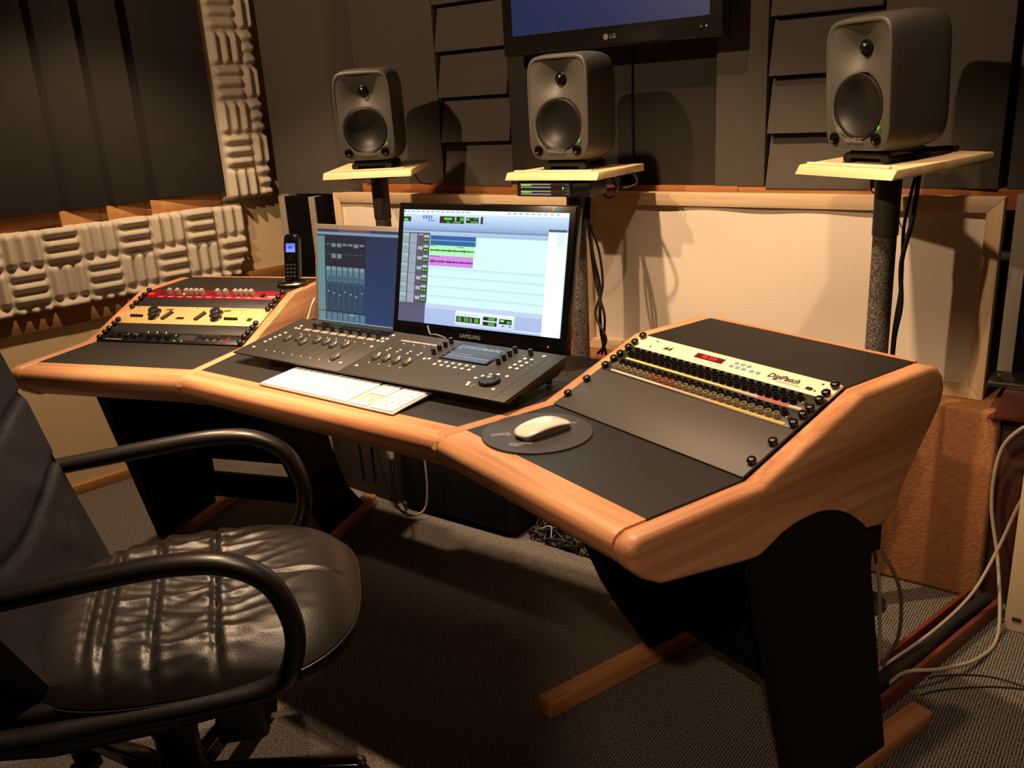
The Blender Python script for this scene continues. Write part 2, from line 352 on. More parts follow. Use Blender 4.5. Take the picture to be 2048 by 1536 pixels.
# framed fabric panels on the ledge
M_fab = mat('cream_stretched_fabric', 'ecdfcb', .95, spec=.1, bump=.25, bscale=320, var=.05, vscale=3)
LW1 = wood('pale_frame_wood_x', 'cfae86', 'e2c8a2', 0, .6); LW2 = wood('pale_frame_wood_z', 'cfae86', 'e2c8a2', 0, .6, tilt=PI/2)
def framed(label, x0, x1, z0, z1, y, fw=.036, lean=.0):
    t = thing('fabric_panel', label, 'fabric panel', ((x0+x1)/2, y, z0), 0, 'framed fabric panels on the ledge')
    h = (x1-x0)/2; H = z1-z0
    for pts, mm in (([(-h, 0), (h, 0), (h-fw, fw), (-h+fw, fw)], LW1), ([(-h, H), (-h+fw, H-fw), (h-fw, H-fw), (h, H)], LW1), ([(-h, 0), (-h+fw, fw), (-h+fw, H-fw), (-h, H)], LW2), ([(h, 0), (h, H), (h-fw, H-fw), (h-fw, fw)], LW2)):
        cx = sum(p[0] for p in pts)/4; cz = sum(p[1] for p in pts)/4
        pts = [(cx+(p-cx)*.9995, cz+(q-cz)*.9985) for p, q in pts]
        b = B(); prism(b, pts, 0, .045, 'y', None, .0015); obj('frame_rail', b, mm, t)
    b = B()
    def f(u, v):
        x = (u*2-1)*(h-fw+.004); z = fw-.004+(H-2*fw+.008)*v
        sag = .003*math.sin(u*23+v*3)*(v**3) + .002*math.sin(u*9+1.3)*math.sin(v*7)
        return (x, .012+sag, z)
    sheet(b, f, 60, 20); obj('fabric', b, M_fab, t, ang=80)
    return t
framed('cream fabric panel in a pale wood frame at left, behind the monitors', -1.203, -.072, .523, 1.006, 1.19)
framed('large cream fabric panel in a pale wood frame behind the right desk wing', -.062, 1.113, .523, 1.024, 1.185)
# black gobos with grey frames in the corners
M_gframe = mat('grey_metal_frame', '8d867b', .5)
def gobo(label, x0, x1, y, z0, z1, group='black gobos in the corners'):
    t = thing('black_absorber', label, 'absorber', ((x0+x1)/2, y, z0), 0, group); h = (x1-x0)/2; H = z1-z0
    b = B(); bx(b, -h+.03, h, .006, .05, 0, H, bev=.003); obj('face', b, mat('black_cloth', '050505', .95, spec=.1), t)
    b = B(); bx(b, -h, -h+.034, 0, .05, 0, H, bev=.003); obj('frame_post', b, M_gframe, t)
gobo('black absorber with a grey post behind the cordless phone', -1.46, -1.29, 1.13, 0, .995)
gobo('narrow black absorber beside the left fabric panel', -1.286, -1.21, 1.135, 0, .995)
gobo('black absorber with a grey post at the right picture edge', 1.135, 1.45, 1.2, .6, 1.03)
# ================================================================== TELEVISION
t = thing('television', 'black flat television with a blue screen hung on the back wall', 'television', (.047, 1.17, 1.437), 0)
b = B(); bx(b, -.366, .366, 0, .05, 0, .47, bev=.008, seg=3); obj('casing', b, mat('tv_casing', '1c1a19', .3), t)
b = B(); bx(b, -.25, .25, .05, .128, .1, .4, bev=.006); obj('wall_mount', b, M_plastic, t)
b = B(); quads(b, [(0, 0, 1, 1, '16264c')], .652, .395, T(-.326, -.0005, .056)); obj('screen', b, ui_mat('tv_screen_blue', 1.0), t, smooth=False)
M_logo = mat('logo_silver', 'a9a39a', .35, .6)
b = B(); lathe(b, [(0, 0), (.0085, 0), (.0085, .001), (0, .001)], 24, T(.006, -.0002, .028) @ RX(PI/2)); obj('logo_disc', b, M_logo, t)
text('logo', 'LG', .017, M_logo, t, T(.029, -.0006, .028) @ RX(PI/2), bold=.0004)
for x, c, nm in ((.302, '4fd04a', 'led_green'), (.317, 'e8e8d8', 'led_white')):
    b = B(); lathe(b, [(0, 0), (.0015, 0), (.0015, .001), (0, .0014)], 10, T(x, 0, .03) @ RX(PI/2)); obj('indicator_light', b, mat(nm, c, emit=c, es=.8), t)

# ================================================================== LOUDSPEAKERS AND STANDS
M_spk = mat('speaker_grey_paint', '47443e', .38, spec=.45, bump=.25, bscale=1100)
def rr_ring(k, n, w, h, r):
    """k-th of n points on a rounded rectangle boundary (direction parametrised)"""
    a = 2*PI*k/n; dx, dz = math.cos(a), math.sin(a); p = 6.5
    d = (abs(dx)/(w/2))**p+(abs(dz)/(h/2))**p
    s = d**(-1/p); return dx*s, dz*s
def speaker_mesh():
    W, H, D = .189, .285, .178; n = 96; b = bmesh.new(); rings = []
    twz, wfz = .075, -.045
    def disp(x, z):
        d = math.hypot(x, z-twz); y = .026*math.exp(-(d/.05)**2) + .010*math.exp(-(x/.08)**2-((z-.03)/.075)**2)*.6
        q = math.hypot(x, z-wfz)
        if q < .0685: y = .034
        elif q < .0745: y += (.012-y*.5)*(1-(q-.0685)/.006)*.3
        return y
    M = 46
    for m in range(M+1):
        k = m/M; rings.append([b.verts.new((x*.965*k, disp(x*.965*k, z*.925*k)*(1 if m < M-2 else 0)-.0, z*.925*k)) for x, z in (rr_ring(i, n, W, H, .03) for i in range(n))] if m else [b.verts.new((0, disp(0, 0), 0))])
    for sx, sz, y in ((.978, .938, .0015), (.985, .947, .005), (.990, .962, .018), (.996, .982, .04), (1, .996, .07), (1, 1, .1), (.995, .99, .125), (.98, .965, .15), (.95, .93, .166), (.90, .88, .174), (.8, .8, .178)):
        rings.append([b.verts.new((x*sx, y, z*sz)) for x, z in (rr_ring(i, n, W, H, .03) for i in range(n))])
    rings.append([b.verts.new((0, D, 0))])
    for a, c in zip(rings, rings[1:]):
        for k in range(n):
            k2 = (k+1) % n
            if len(a) == 1: b.faces.new((a[0], c[k], c[k2]))
            elif len(c) == 1: b.faces.new((a[k], a[k2], c[0]))
            else: b.faces.new((a[k], a[k2], c[k2], c[k]))
    bmesh.ops.recalc_face_normals(b, faces=b.faces); return b
def make_speaker(label, M):
    t = thing('loudspeaker', label, 'loudspeaker', group='grey studio loudspeakers on stands', M=M)
    F = T(0, -.089, .166)
    b = speaker_mesh(); bmesh.ops.transform(b, matrix=F, verts=b.verts); body = obj('body', b, M_spk, t, ang=50)
    R = RX(PI/2)
    b = B(); lathe(b, [(.0695, -.004), (.0695, .0015), (.068, .002), (.0665, .0), (.065, .0005), (.058, -.004), (.045, -.0105), (.03, -.0152), (.015, -.0175), (0, -.018)], 48, F @ T(0, .003, -.045) @ R, cap=False)
    obj('woofer', b, mat('woofer_cone', '171514', .38, spec=.5), t, ang=60)
    b = B(); lathe(b, [(.0165, .0), (.0165, .003), (.0135, .004), (.0125, .002), (.011, .009), (.007, .0125), (0, .0138)], 32, F @ T(0, .025, .075) @ R, cap=False)
    obj('tweeter', b, mat('tweeter_dome', '0d0d0d', .15, spec=.8), t, ang=60)
    for x in (-.062, .058):
        b = B(); lathe(b, [(.0125, -.002), (.0125, .0012), (.010, .0018), (.0085, .0), (.004, .0002), (.0035, .0022), (0, .0028)], 20, F @ T(x, -.0035, -.1085) @ R, cap=False); obj('port_screw', b, mat('dark_metal', '2e2c2a', .2, .9), t, ang=60)
    b = B(); bx(b, -.0014, .0014, -.0012, .0012, -.004, .004, F @ T(.067, -.0045, -.0865) @ RY(.25), bev=.0006); obj('power_light', b, mat('led_speaker', '2fa02a', emit='3fc02a', es=1.0), t)
    text('brand', 'GENELEC', .0125, M_logo, t, F @ T(-.002, -.0047, -.1125) @ R, bold=.0002)
    b = B()   # rubber isolation cradle
    for x in (-.055, .055):
        tube(b, crom([(x, -.062, .011), (x, -.03, .007), (x, .03, .007), (x, .062, .011)], 5), [.0115]*3+[.008]*10+[.0115]*3, 10)
    for y in (-.055, .055): bx(b, -.055, .055, y-.008, y+.008, .010, .0235, bev=.004)
    bx(b, -.06, .06, -.05, .05, .019, .027, bev=.004)
    obj('isolation_stand', b, M_rubber, t)
    return t
M_pole = speckle('speckled_pole', '38332e', '8c8277', 330, .55)
M_board = wood('pine_board', 'dcbb84', 'f0dcae', 0, .5)
def make_stand(label, x, y, z, yaw, slope):
    t = thing('speaker_stand', label, 'speaker stand', (x, y, 0), yaw, 'speaker stands behind the desk')
    Rt = T(0, 0, z) @ RX(math.atan(slope)); w = .145
    b = B(); prism(b, [(-w+.014, 0), (w, 0), (w, -.02), (-w-.0, -.02)], -w, w, 'x', Rt, .002); obj('shelf_board', b, M_board, t)
    b = B(); bx(b, -.125, .12, -w+.018, -w+.026, 0, .006, Rt, .002); obj('edge_strip', b, mat('pale_strip', 'efe2c4', .45), t)
    b = B(); bx(b, -.075, .075, -.075, .075, -.032, -.0205, Rt, .002); obj('top_plate', b, M_plastic, t)
    b = B(); lathe(b, [(.026, .012), (.026, z-.028)], 24); obj('pole', b, M_pole, t)
    b = B(); lathe(b, [(.0285, z-.17), (.0285, z-.035)], 24); obj('pole_shade', b, mat('pole_shade_grey', '3a3632', .6), t)  # shelf shade on the pole top, put in as a plain dark sleeve
    b = B(); lathe(b, [(.068, 0), (.068, .008), (.05, .012)], 32); obj('base_plate', b, M_plastic, t)
    return t, T(x, y, 0) @ RZ(yaw) @ Rt
STANDS = ((-.707, .96, 1.124, .514, .042, 'left'), (.06, .975, 1.114, .062, -.005, 'middle'), (.91, .955, 1.134, -.518, .060, 'right'))
for x, y, z, yaw, sl, s in STANDS:
    _, Mt = make_stand({'left': 'grey pole stand with a pine shelf carrying the left loudspeaker', 'middle': 'grey pole stand with a pine shelf above the level meter', 'right': 'grey pole stand with a pine shelf carrying the right loudspeaker'}[s], x, y, z, yaw, sl)
    make_speaker({'left': 'grey studio loudspeaker on the left stand beside the corner', 'middle': 'grey studio loudspeaker on the middle stand under the television', 'right': 'grey studio loudspeaker on the right stand, largest in view'}[s], Mt @ T(0, {'left': -.01, 'middle': .0, 'right': -.012}[s], 0))
# level meter slung under the middle shelf
t = thing('level_meter', 'small level meter with green bars slung under the middle shelf', 'meter', (.065, .845, 1.049), .03)
b = B(); bx(b, -.112, .118, .004, .096, 0, .042, bev=.002); obj('body', b, M_plastic, t)
b = B(); bx(b, -.114, .062, 0, .004, .001, .041, bev=.001); obj('front_plate', b, mat('meter_plate', '1b1a18', .4), t)
b = B(); rc = [(0, 0, 1, 1, '15140f')]
for r in (0.14, .36, .66, .88): rc.append((.06, r-.05, .64, r+.05, '8f8976'))
for r in (0.14, .66):
    rc += [(.66, r-.06, .82, r+.09, '4a1518'), (.07, r+.02, .07+.2, r+.11, '7fe02a'), (.07, r+.03, .2, r+.1, '9cf03a')]
rc += [(.85, .05, .868, .95, '4a4020'), (.855, .35, .88, .5, 'b0f030')]
for k in range(4): rc.append((.9, .12+k*.22, .98, .22+k*.22, '4b4a45'))
quads(b, rc, .172, .036, T(-.112, 0, .003)); obj('bar_display', b, ui_mat('meter_ui', 1.1), t, smooth=False)

# ================================================================== THE DESK
desk = thing('studio_desk', 'curved studio desk with beech edges and black tops', 'desk', (0, 0, 0))
PROF = [(-.045, ZD), (VB, ZD), (VC, ZD+DZ), (.640, ZD+.0954), (.668, ZD+.088), (.686, ZD+.07), (.694, ZD+.045), (.688, .742), (.662, .705), (.606, .634), (.568, .568), (.552, .554), (.532, .547), (.511, .5515), (.198, .602), (-.005, .635), (-.040, .656), (-.064, .681), (-.070, .701), (-.062, .7165)]
RAIL = [(0, ZD-.0012), (-.040, ZD-.0012), (-.052, ZD-.0035), (-.0605, ZD-.009), (-.0655, ZD-.017), (-.067, ZD-.026), (-.065, ZD-.036), (-.060, ZD-.045), (-.050, ZD-.056), (-.037, .6605), (-.005, .6385), (0.012, .6385)]
for s in (1, -1):
    M = WM(s); ga = -TH*s; nm = 'r' if s > 0 else 'l'
    wV = wood('beech_v_'+nm, *BEECH, ang=ga+PI/2, planks=13); wU = wood('beech_u_'+nm, *BEECH, ang=ga)
    o0, o1 = (WD, WD+.04) if s > 0 else (-WD-.04, -WD)
    b = B(); prism(b, PROF, o0, o1, 'x', M, .011, 4, 38); obj('side_panel', b, wV, desk, ang=50)
    d0, d1 = (-.027, 0) if s > 0 else (0, .027)
    b = B(); prism(b, PROF, d0, d1, 'x', M, .002, 2); obj('divider', b, wV, desk)
    u0, u1 = (0, WD) if s > 0 else (-WD, 0)
    b = B(); prism(b, RAIL, u0, u1, 'x', M); obj('front_rail', b, wU, desk, ang=60)
    b = B(); bx(b, u0, u1, 0, VB, ZD-.028, ZD-.0006, M); obj('wing_top', b, M_black, desk)
    a = math.atan2(DZ, VC-VB)
    b = B(); prism(b, [(VB, ZD-.028), (VB, ZD-.006), (VC, ZD+DZ-.006), (VC, ZD+DZ-.03)], u0, u1, 'x', M); obj('rack_bay', b, M_leg, desk)
    b = B(); prism(b, [(VC, ZD+DZ-.03), (VC, ZD+DZ-.0008), (VE, ZD+.0945), (VE, ZD+.07)], u0, u1, 'x', M); obj('upper_top', b, M_black, desk)
    b = B(); bx(b, u0, u1, VE, VE+.014, ZD+.04, ZD+.0952, M, .003); obj('back_edge', b, wU, desk)
    b = B(); bx(b, u0, u1, .60, .615, .575, ZD+.07, M); obj('back_panel', b, M_leg, desk)
    b = B(); bx(b, *((.36, .482) if s > 0 else (-.482, -.36)), .555, .598, .462, .573, M); obj('cable_tray', b, M_leg, desk)
    # legs
    outer = [(.332, .04), (.191, .607), (.22, .618), (.254, .632), (.289, .6385), (.326, .6395), (.352, .637), (.376, .631), (.4, .622), (.426, .608), (.452, .589), (.472, .571), (.484, .556), (.597, .04)]
    inner = [(.465, .04), (.382, .176), (.332, .267), (.286, .377), (.25, .46), (.205, .60), (.49, .56), (.523, .364), (.559, .251), (.61, .14), (.66, .08), (.70, .04)]
    l0, l1 = (WD+.012, WD+.0412) if s > 0 else (-WD-.0412, -WD-.012)
    b = B(); prism(b, outer, l0, l1, 'x', M); obj('leg', b, M_leg, desk, ang=20)
    b = B(); prism(b, inner, *((-.0245, -.0025) if s > 0 else (.0025, .0245)), 'x', M, .002, 2, 50); obj('leg', b, M_leg, desk)
    wF = wood('beech_foot_'+nm, 'a06a42', 'c48c60', ang=ga+PI/2)
    for c in ((WD+.020) if s > 0 else (-WD-.020), (-.0135 if s > 0 else .0135)):
        b = B(); bx(b, c-.024, c+.024, .15, .765, 0, .042, M, .007, 3); obj('foot', b, wF, desk)
    m0, m1 = (0, WD+.03) if s > 0 else (-WD-.03, 0)
    for (z0, z1, e0, e1, pn) in ((.25 if s < 0 else .201, .60, m0, m1, 'modesty_panel'), (.115, .20, m0, m1, 'lower_beam'), (.201, .249, m0, m0+.10, 'end_block'), (.201, .249, m1-.10, m1, 'end_block')):
        if s > 0 and pn == 'end_block': continue
        b = B(); bx(b, e0, e1, .50, .515, z0, z1, M); obj(pn, b, M_leg, desk)
tx = .409; tb = .409+.50*math.tan(TH)
b = B(); prism(b, [(-tx, 0), (tx, 0), (tb, .50), (-tb, .50)], ZD-.028, ZD-.0006, 'z'); obj('centre_top', b, M_black, desk)
wC = wood('beech_c', *BEECH, ang=0)
b = B(); prism(b, RAIL, -.416, .416, 'x'); obj('front_rail', b, wC, desk, ang=60)

# ================================================================== RACK GEAR
def RM(side):
    """rack slope frame: x along the 19 inch width, y up the slope, z out of the panel; origin at the lower left"""
    a = math.atan2(DZ, VC-VB); o = WM(side) @ T(0 if side > 0 else -WD, VB, ZD)
    return o @ RX(a)
RU = math.hypot(VC-VB, DZ)/6
b = B(); lathe(b, [(.0048, 0), (.0048, .0035), (.0062, .004), (.0062, .0065), (.005, .0082), (.002, .009), (0, .0088)], 12); ME_SCREW = finish(b, 'screw', 50); ME_SCREW.materials.append(mat('screw_black', '0d0c0b', .25, spec=.7))
def rack_unit(name, label, cat, side, u0, nu, m, thick=.003, screws=2, sm=None):
    t = thing(name, label, cat, M=RM(side) @ T(0, u0*RU, 0))
    b = B(); bx(b, .0012, WD-.0012, .0006, nu*RU-.0006, -.002, thick, bev=.0006); obj('front_panel', b, m, t)
    ys = (.0095, nu*RU-.0095) if nu < 3 else (.030, nu*RU-.030-.0)
    if nu == 3: ys = (.035, .088)
    for x in (.0095, WD-.0095):
        for y in ys:
            o = obj('screw', ME_SCREW, None, t); o.location = (x, y, thick); o.scale = (1.3, 1.3, 1.15)
    return t
def knob(t, name, x, y, z, r, h, m, n=16, cap=None, skirt=0):
    b = B()
    pr = [(r+skirt, 0), (r+skirt, .0015), (r, .003), (r*.92, h*.9), (r*.8, h), (0, h)] if skirt else [(r, 0), (r*.93, h*.88), (r*.8, h), (0, h)]
    lathe(b, pr, n, T(x, y, z), cap=False); o = obj(name, b, m, t, ang=40)
    if cap: 
        b = B(); bx(b, -r*.12, r*.12, r*.1, r*.9, 0, .0006, T(x, y, z+h) @ RZ(cap)); obj('pointer', b, M_white, o)
    return o
def flat(t, name, x0, x1, y0, y1, z, m, h=.0005, bev=0): b = B(); bx(b, x0, x1, y0, y1, z, z+h, bev=bev); return obj(name, b, m, t)
M_print = mat('white_print', 'd9d4c8', .6)
# --- left rack, bottom to top
t = rack_unit('rack_processor', 'black rack unit with small white dials at the bottom of the left rack', 'rack unit', -1, 0, 1, mat('rack_black_gloss', '121214', .3), .004)
for k, x in enumerate((.045, .065, .095, .11, .125, .14)): knob(t, 'knob', x, .026 if k % 2 else .018, .004, .0055, .010, M_plastic, 12)
for x in (.175, .205, .235): knob(t, 'knob', x, .022, .004, .010, .014, M_plastic, 20, cap=.6)
for x in (.352, .376, .398): knob(t, 'knob', x, .029, .004, .007, .012, M_metal, 16)
for x in (.345, .360, .375, .39): flat(t, 'button', x-.004, x+.004, .008, .014, .004, M_metal, .002)
flat(t, 'brand_print', .03, .085, .0065, .0095, .004, mat('dim_print', '8e8478', .6))
flat(t, 'vent_grille', .268, .325, .012, .036, .004, M_rubber, .0008)
for x in (.262, .285): flat(t, 'status_light', x, x+.003, .007, .011, .004, mat('led_green2', '3fdc50', emit='3fdc50', es=2), .001)
b = B(); tube(b, crom([(.414, .012, .0048), (.424, .010, .0048), (.43, .018, .0048), (.428, .032, .0048)], 6), .0013, 6); obj('red_emblem', b, mat('emblem_red', 'c01a30', .4, emit='c01a30', es=.4), t)
for k, x in enumerate((.09, .098, .106, .114, .122, .13, .252)): flat(t, 'dial_mark', x, x+.0012, .030, .038, .004, M_print)
rack_unit('blank_panel', 'plain black blank panel below the gold rack unit', 'rack panel', -1, 1, 1, M_black)
M_gold = mat('gold_anodised', 'cdb078', .40, .1, var=.04, vscale=30)
t = rack_unit('gold_compressor', 'gold two-unit rack compressor with two large black knobs', 'rack unit', -1, 2, 2, M_gold)
for x0 in (.105, .318):
    k1 = knob(t, 'knob', x0, .054, .003, .0155, .016, M_plastic, 24, skirt=.005)
    knob(t, 'knob', x0+.012, .033, .003, .013, .015, M_plastic, 24, skirt=.004)
for x0 in (.155, .268):
    b = B(); tube(b, [(x0-.002, .022, .0032), (x0+.004, .040, .0032), (x0+.010, .058, .0032)], .0072, 10, ry=None); obj('meter_slot', b, M_rubber, t)
for x in (.038, .047, .056, .065, .074): knob(t, 'push_button', x, .034, .003, .0042, .006, M_plastic, 12)
for x in (.345, .354, .363, .372, .381): knob(t, 'push_button', x+.018, .030, .003, .0042, .006, M_plastic, 12)
flat(t, 'badge', .198, .224, .024, .034, .003, M_chrome, .001)
flat(t, 'red_light', .435, .448, .024, .036, .003, mat('red_lamp', '5a1510', .3), .002)
for x0 in (.138, .335): 
    b = B(); bx(b, 0, .022, 0, .007, 0, .0006, T(x0, .066, .003) @ RZ(.12)); obj('maker_plate', b, mat('bronze', '6b532a', .4, .4), t)
for k in range(12): flat(t, 'dial_mark', .05+k*.034, .0505+k*.034+.001, .078, .082, .003, mat('faint_print', '9d8345', .6))
for x in (.028, .235, .455): flat(t, 'fixing_hole', x, x+.004, .080, .083, .003, M_plastic, .0004)
rack_unit('blank_panel', 'plain black blank panel between the gold and the red rack units', 'rack panel', -1, 4, 1, M_black)
M_redp = mat('red_anodised', '8c1020', .35, .2)
t = rack_unit('red_preamp', 'red one-unit preamp with clear-grey knobs at the top of the left rack', 'rack unit', -1, 5, 1, M_redp)
M_kgrey = mat('knob_grey', 'a89b92', .25, .2)
for x in (.095, .123, .155, .173, .191, .209): knob(t, 'knob', x, .024, .003, .0085, .016, M_kgrey, 18, cap=.4)
for x in (.265, .292, .326, .344, .362, .380): knob(t, 'knob', x, .024, .003, .0085, .016, M_kgrey, 18, cap=.4)
for x in (.06, .068, .24): flat(t, 'switch', x, x+.006, .02, .03, .003, M_metal, .003)
flat(t, 'status_light', .141, .145, .020, .030, .003, mat('led_lime', 'b8f040', emit='a8f030', es=3), .002)
flat(t, 'power_switch', .412, .424, .012, .024, .003, M_plastic, .004)
flat(t, 'brand_badge', .016, .036, .016, .026, .003, mat('badge_red', 'e04030', .4, emit='e02a20', es=.35), .001)
for k in range(11): flat(t, 'print_line', .06+k*.034, .06+k*.034+.018, .006, .0085, .003, mat('pink_print', 'd8a09c', .6))
flat(t, 'model_print', .436, .462, .012, .016, .003, M_print)
# --- right rack
rack_unit('blank_panel', 'wide plain dark blank panel in front of the right desk wing', 'rack panel', 1, 0, 3, mat('grey_black_panel', '433e39', .5, bump=.2, bscale=900))
b = B(); lathe(b, [(.0068, 0), (.0068, .003), (.0062, .0035), (.0062, .009), (.0055, .0105), (.0040, .0105), (.0036, .006), (0, .005)], 12); ME_JACK = finish(b, 'jack', 50); ME_JACK.materials.append(mat('jack_black', '151310', .3, spec=.6))
b = B(); lathe(b, [(.0068, 0), (.0068, .003), (.0062, .0035), (.0062, .008), (.0055, .0095), (.0040, .0095), (.0036, .005), (0, .004)], 12); ME_JACK2 = finish(b, 'jack', 50); ME_JACK2.materials.append(mat('jack_smoky', '8d8264', .3, spec=.6))
b = B(); lathe(b, [(.0068, 0), (.0068, .003), (.0062, .0035), (.0062, .008), (.0055, .0095), (.0040, .0095), (.0036, .005), (0, .004)], 12); ME_JACK3 = finish(b, 'jack', 50); ME_JACK3.materials.append(mat('jack_rust', '9c6a50', .3, spec=.6))
M_bay = mat('bay_panel', '3a3733', .4, .3)
def patchbay(label, u0, lower, strips):
    t = rack_unit('patch_bay', label, 'patch bay', 1, u0, 1, M_bay)
    for r, y in enumerate((.0285, .0155)):
        for k in range(24):
            me = ME_JACK
            if lower and r == 1: me = ME_JACK3 if 6 <= k <= 9 else ME_JACK2
            o = obj('jack', me, None, t); o.location = (.044+k*.01735-(.006 if r else 0), y, .003)
    for x in (.0245, .460):
        b = B(); lathe(b, [(.005, 0), (.005, .001), (0, .0014)], 14, T(x, .020, .003)); obj('rivet', b, M_chrome, t)
    for x0, x1, c in strips: flat(t, 'label_strip', x0, x1, .0030, .0082, .003, mat('strip_'+c, c, .6), .0006)
    for k in range(24): flat(t, 'number_print', .050+k*.01735, .0535+k*.01735, .0215, .0232, .003, M_print, .0003)
    return t
patchbay('lower patch bay with smoky sockets and a yellow label strip', 3, True, [(.03, .17, 'b9b3a6'), (.17, .31, 'c99a7c'), (.31, .46, 'd0a83a')])
patchbay('upper patch bay with black sockets and a red-ended label strip', 4, False, [(.03, .33, 'd9bf72'), (.33, .37, 'cfae9a'), (.37, .435, 'b4563a'), (.435, .46, 'c9b3a0')])
M_cpanel = mat('cream_panel', 'eee4c6', .45)
t = rack_unit('patch_controller', 'cream rack controller with a red number display at the top of the right rack', 'rack unit', 1, 5, 1, M_cpanel, .0035)
b = B(); bx(b, .168, .238, .0165, .031, .0035, .0043); obj('display_window', b, mat('dark_red_window', '5a0a12', .3, emit='7a0a16', es=.35), t)
text('display_digits', '00 210', .0125, mat('led_red', 'ff3040', emit='ff2038', es=1.3), t, T(.203, .0238, .0045))
for k in range(3): flat(t, 'blue_button', .262+k*.0145, .270+k*.0145, .0265, .0325, .0035, mat('button_blue', '7d9ab8', .5), .0012)
for k in range(5): flat(t, 'blue_button', .258+k*.0145+(.004 if k > 2 else 0), .266+k*.0145+(.004 if k > 2 else 0), .0155, .0215, .0035, _mc['button_blue'], .0012)
M_ink = mat('black_ink', '14110d', .6)
text('model_name', 'DigiPatch', .0175, M_ink, t, T(.378, .0225, .0037), .0002, shear=.25, bold=.00045)
flat(t, 'underline', .350, .418, .0125, .0133, .0035, M_ink, .0002); flat(t, 'print_line', .372, .420, .0095, .0108, .0035, mat('grey_ink', '8c8574', .6), .0002)
b = B()
for q in (0, .011): prism(b, [(.082+q, .016), (.0935+q, .0275), (.0945+q, .016)], .0035, .0038, 'z')
obj('mountain_logo', b, M_ink, t); flat(t, 'print_line', .081, .108, .0125, .0136, .0035, _mc['grey_ink'], .0002)
flat(t, 'power_switch', .432, .444, .0105, .0165, .0035, M_plastic, .002)
for x, y in ((.053, .033), (.051, .013), (.452, .033), (.450, .012)): knob(t, 'fixing', x, y, .0035, .0022, .001, M_ink, 10)
for k in range(4): flat(t, 'print_line', .17+k*.02, .182+k*.02, .010, .0112, .0035, _mc['grey_ink'], .0002)
# ================================================================== CONTROL SURFACES
CY, CA = .0095, .1479
CM = T(-.388, .082, .752) @ RZ(CY) @ RX(CA)
M_ctl = mat('controller_grey', '2b2927', .5, .15, bump=.15, bscale=1200)
M_ctl2 = mat('controller_dark', '201e1d', .55)
def surface(name, label, x0, x1):
    t = thing(name, label, 'mixing controller', M=CM @ T(x0, 0, 0)); w = x1-x0-.001
    b = B(); prism(b, [(0, 0), (.229, 0), (.229, -.008), (.012, -.009), (0, -.004)], 0, w, 'x', None, .001); obj('top_plate', b, M_ctl, t)
    b = B(); prism(b, [(.05, -.0092), (.224, -.0084), (.224, -.026), (.19, -.034), (.075, -.022)], .006, w-.006, 'x', None, .001); obj('housing', b, M_ctl2, t)
    for x in (.035, w-.035):
        for y in (.085, .2):
            g = -.752+ZD   # feet reach down to the desk
            h = y*math.sin(CA)+.752-ZD
            b = B(); lathe(b, [(.007, -h/math.cos(CA)+.0015), (.008, -.022)], 12, T(x, y, 0)); obj('rubber_foot', b, M_rubber, t)
    return t
b = B(); lathe(b, [(.0042, 0), (.0042, .0012), (.003, .0018), (0, .0018)], 12); ME_BTN = finish(b, 'button', 50); ME_BTN.materials.append(mat('button_pale', 'd9cfbe', .35, .1))
b = B(); prism(b, [(-.0115, 0), (.0115, 0), (.0115, .0085), (.006, .0045), (-.004, .004), (-.0115, .010)], -.0055, .0055, 'x', None, .0012); ME_CAP = finish(b, 'fader_cap'); ME_CAP.materials.append(mat('fader_silver', 'c3bdb2', .22, .9))
b = B(); lathe(b, [(.0055, 0), (.0055, .011), (.0048, .0135), (.003, .014), (0, .0138)], 16); ME_ENC = finish(b, 'encoder', 50); ME_ENC.materials.append(mat('encoder_dark', '4a4641', .25, .85))
b = B(); bx(b, -.0008, .0008, 0, .106, 0, .0004); ME_SLOT = finish(b, 'fader_slot'); ME_SLOT.materials.append(M_rubber)
def put(t, name, me, x, y, z=0.0):
    o = obj(name, me, None, t); o.location = (x, y, z); return o
t = surface('fader_controller', 'dark eight-fader control surface left of the screen controller', 0, .377)
capy = (.104, .113, .097, .116, .116, .107, .118, .053)
for k in range(8):
    x = .084+k*.0322
    put(t, 'fader_slot', ME_SLOT, x+.003, .037); put(t, 'fader_cap', ME_CAP, x+.003, capy[k], .0012)
    put(t, 'slot_dot', ME_BTN, x+.0015, .035).scale = (.45, .45, .6); put(t, 'slot_dot', ME_BTN, x+.008, .145).scale = (.45, .45, .6)
    put(t, 'encoder', ME_ENC, .103+k*.0322, .184)
    flat(t, 'soft_key', .078+k*.0322, .103+k*.0322, .1635, .1685, 0, mat('grey_key', '8d867b', .5), .0012)
    flat(t, 'soft_key', .078+k*.0322, .103+k*.0322, .1695, .1745, 0, _mc['grey_key'], .0012)
b = B(); bx(b, .09, .345, .196, .224, 0, .0006); obj('scribble_display', b, M_gloss, t)
for p in ((.033, .04), (.035, .075), (.036, .09), (.038, .105), (.04, .119), (.042, .136), (.045, .169), (.058, .169), (.048, .185), (.346, .038), (.352, .135), (.357, .206), (.344, .182), (.357, .184), (.343, .167), (.357, .168)): put(t, 'button', ME_BTN, *p)
t = surface('screen_controller', 'dark control surface with a small touch screen and jog wheel', .377, .841)
o2 = -.377
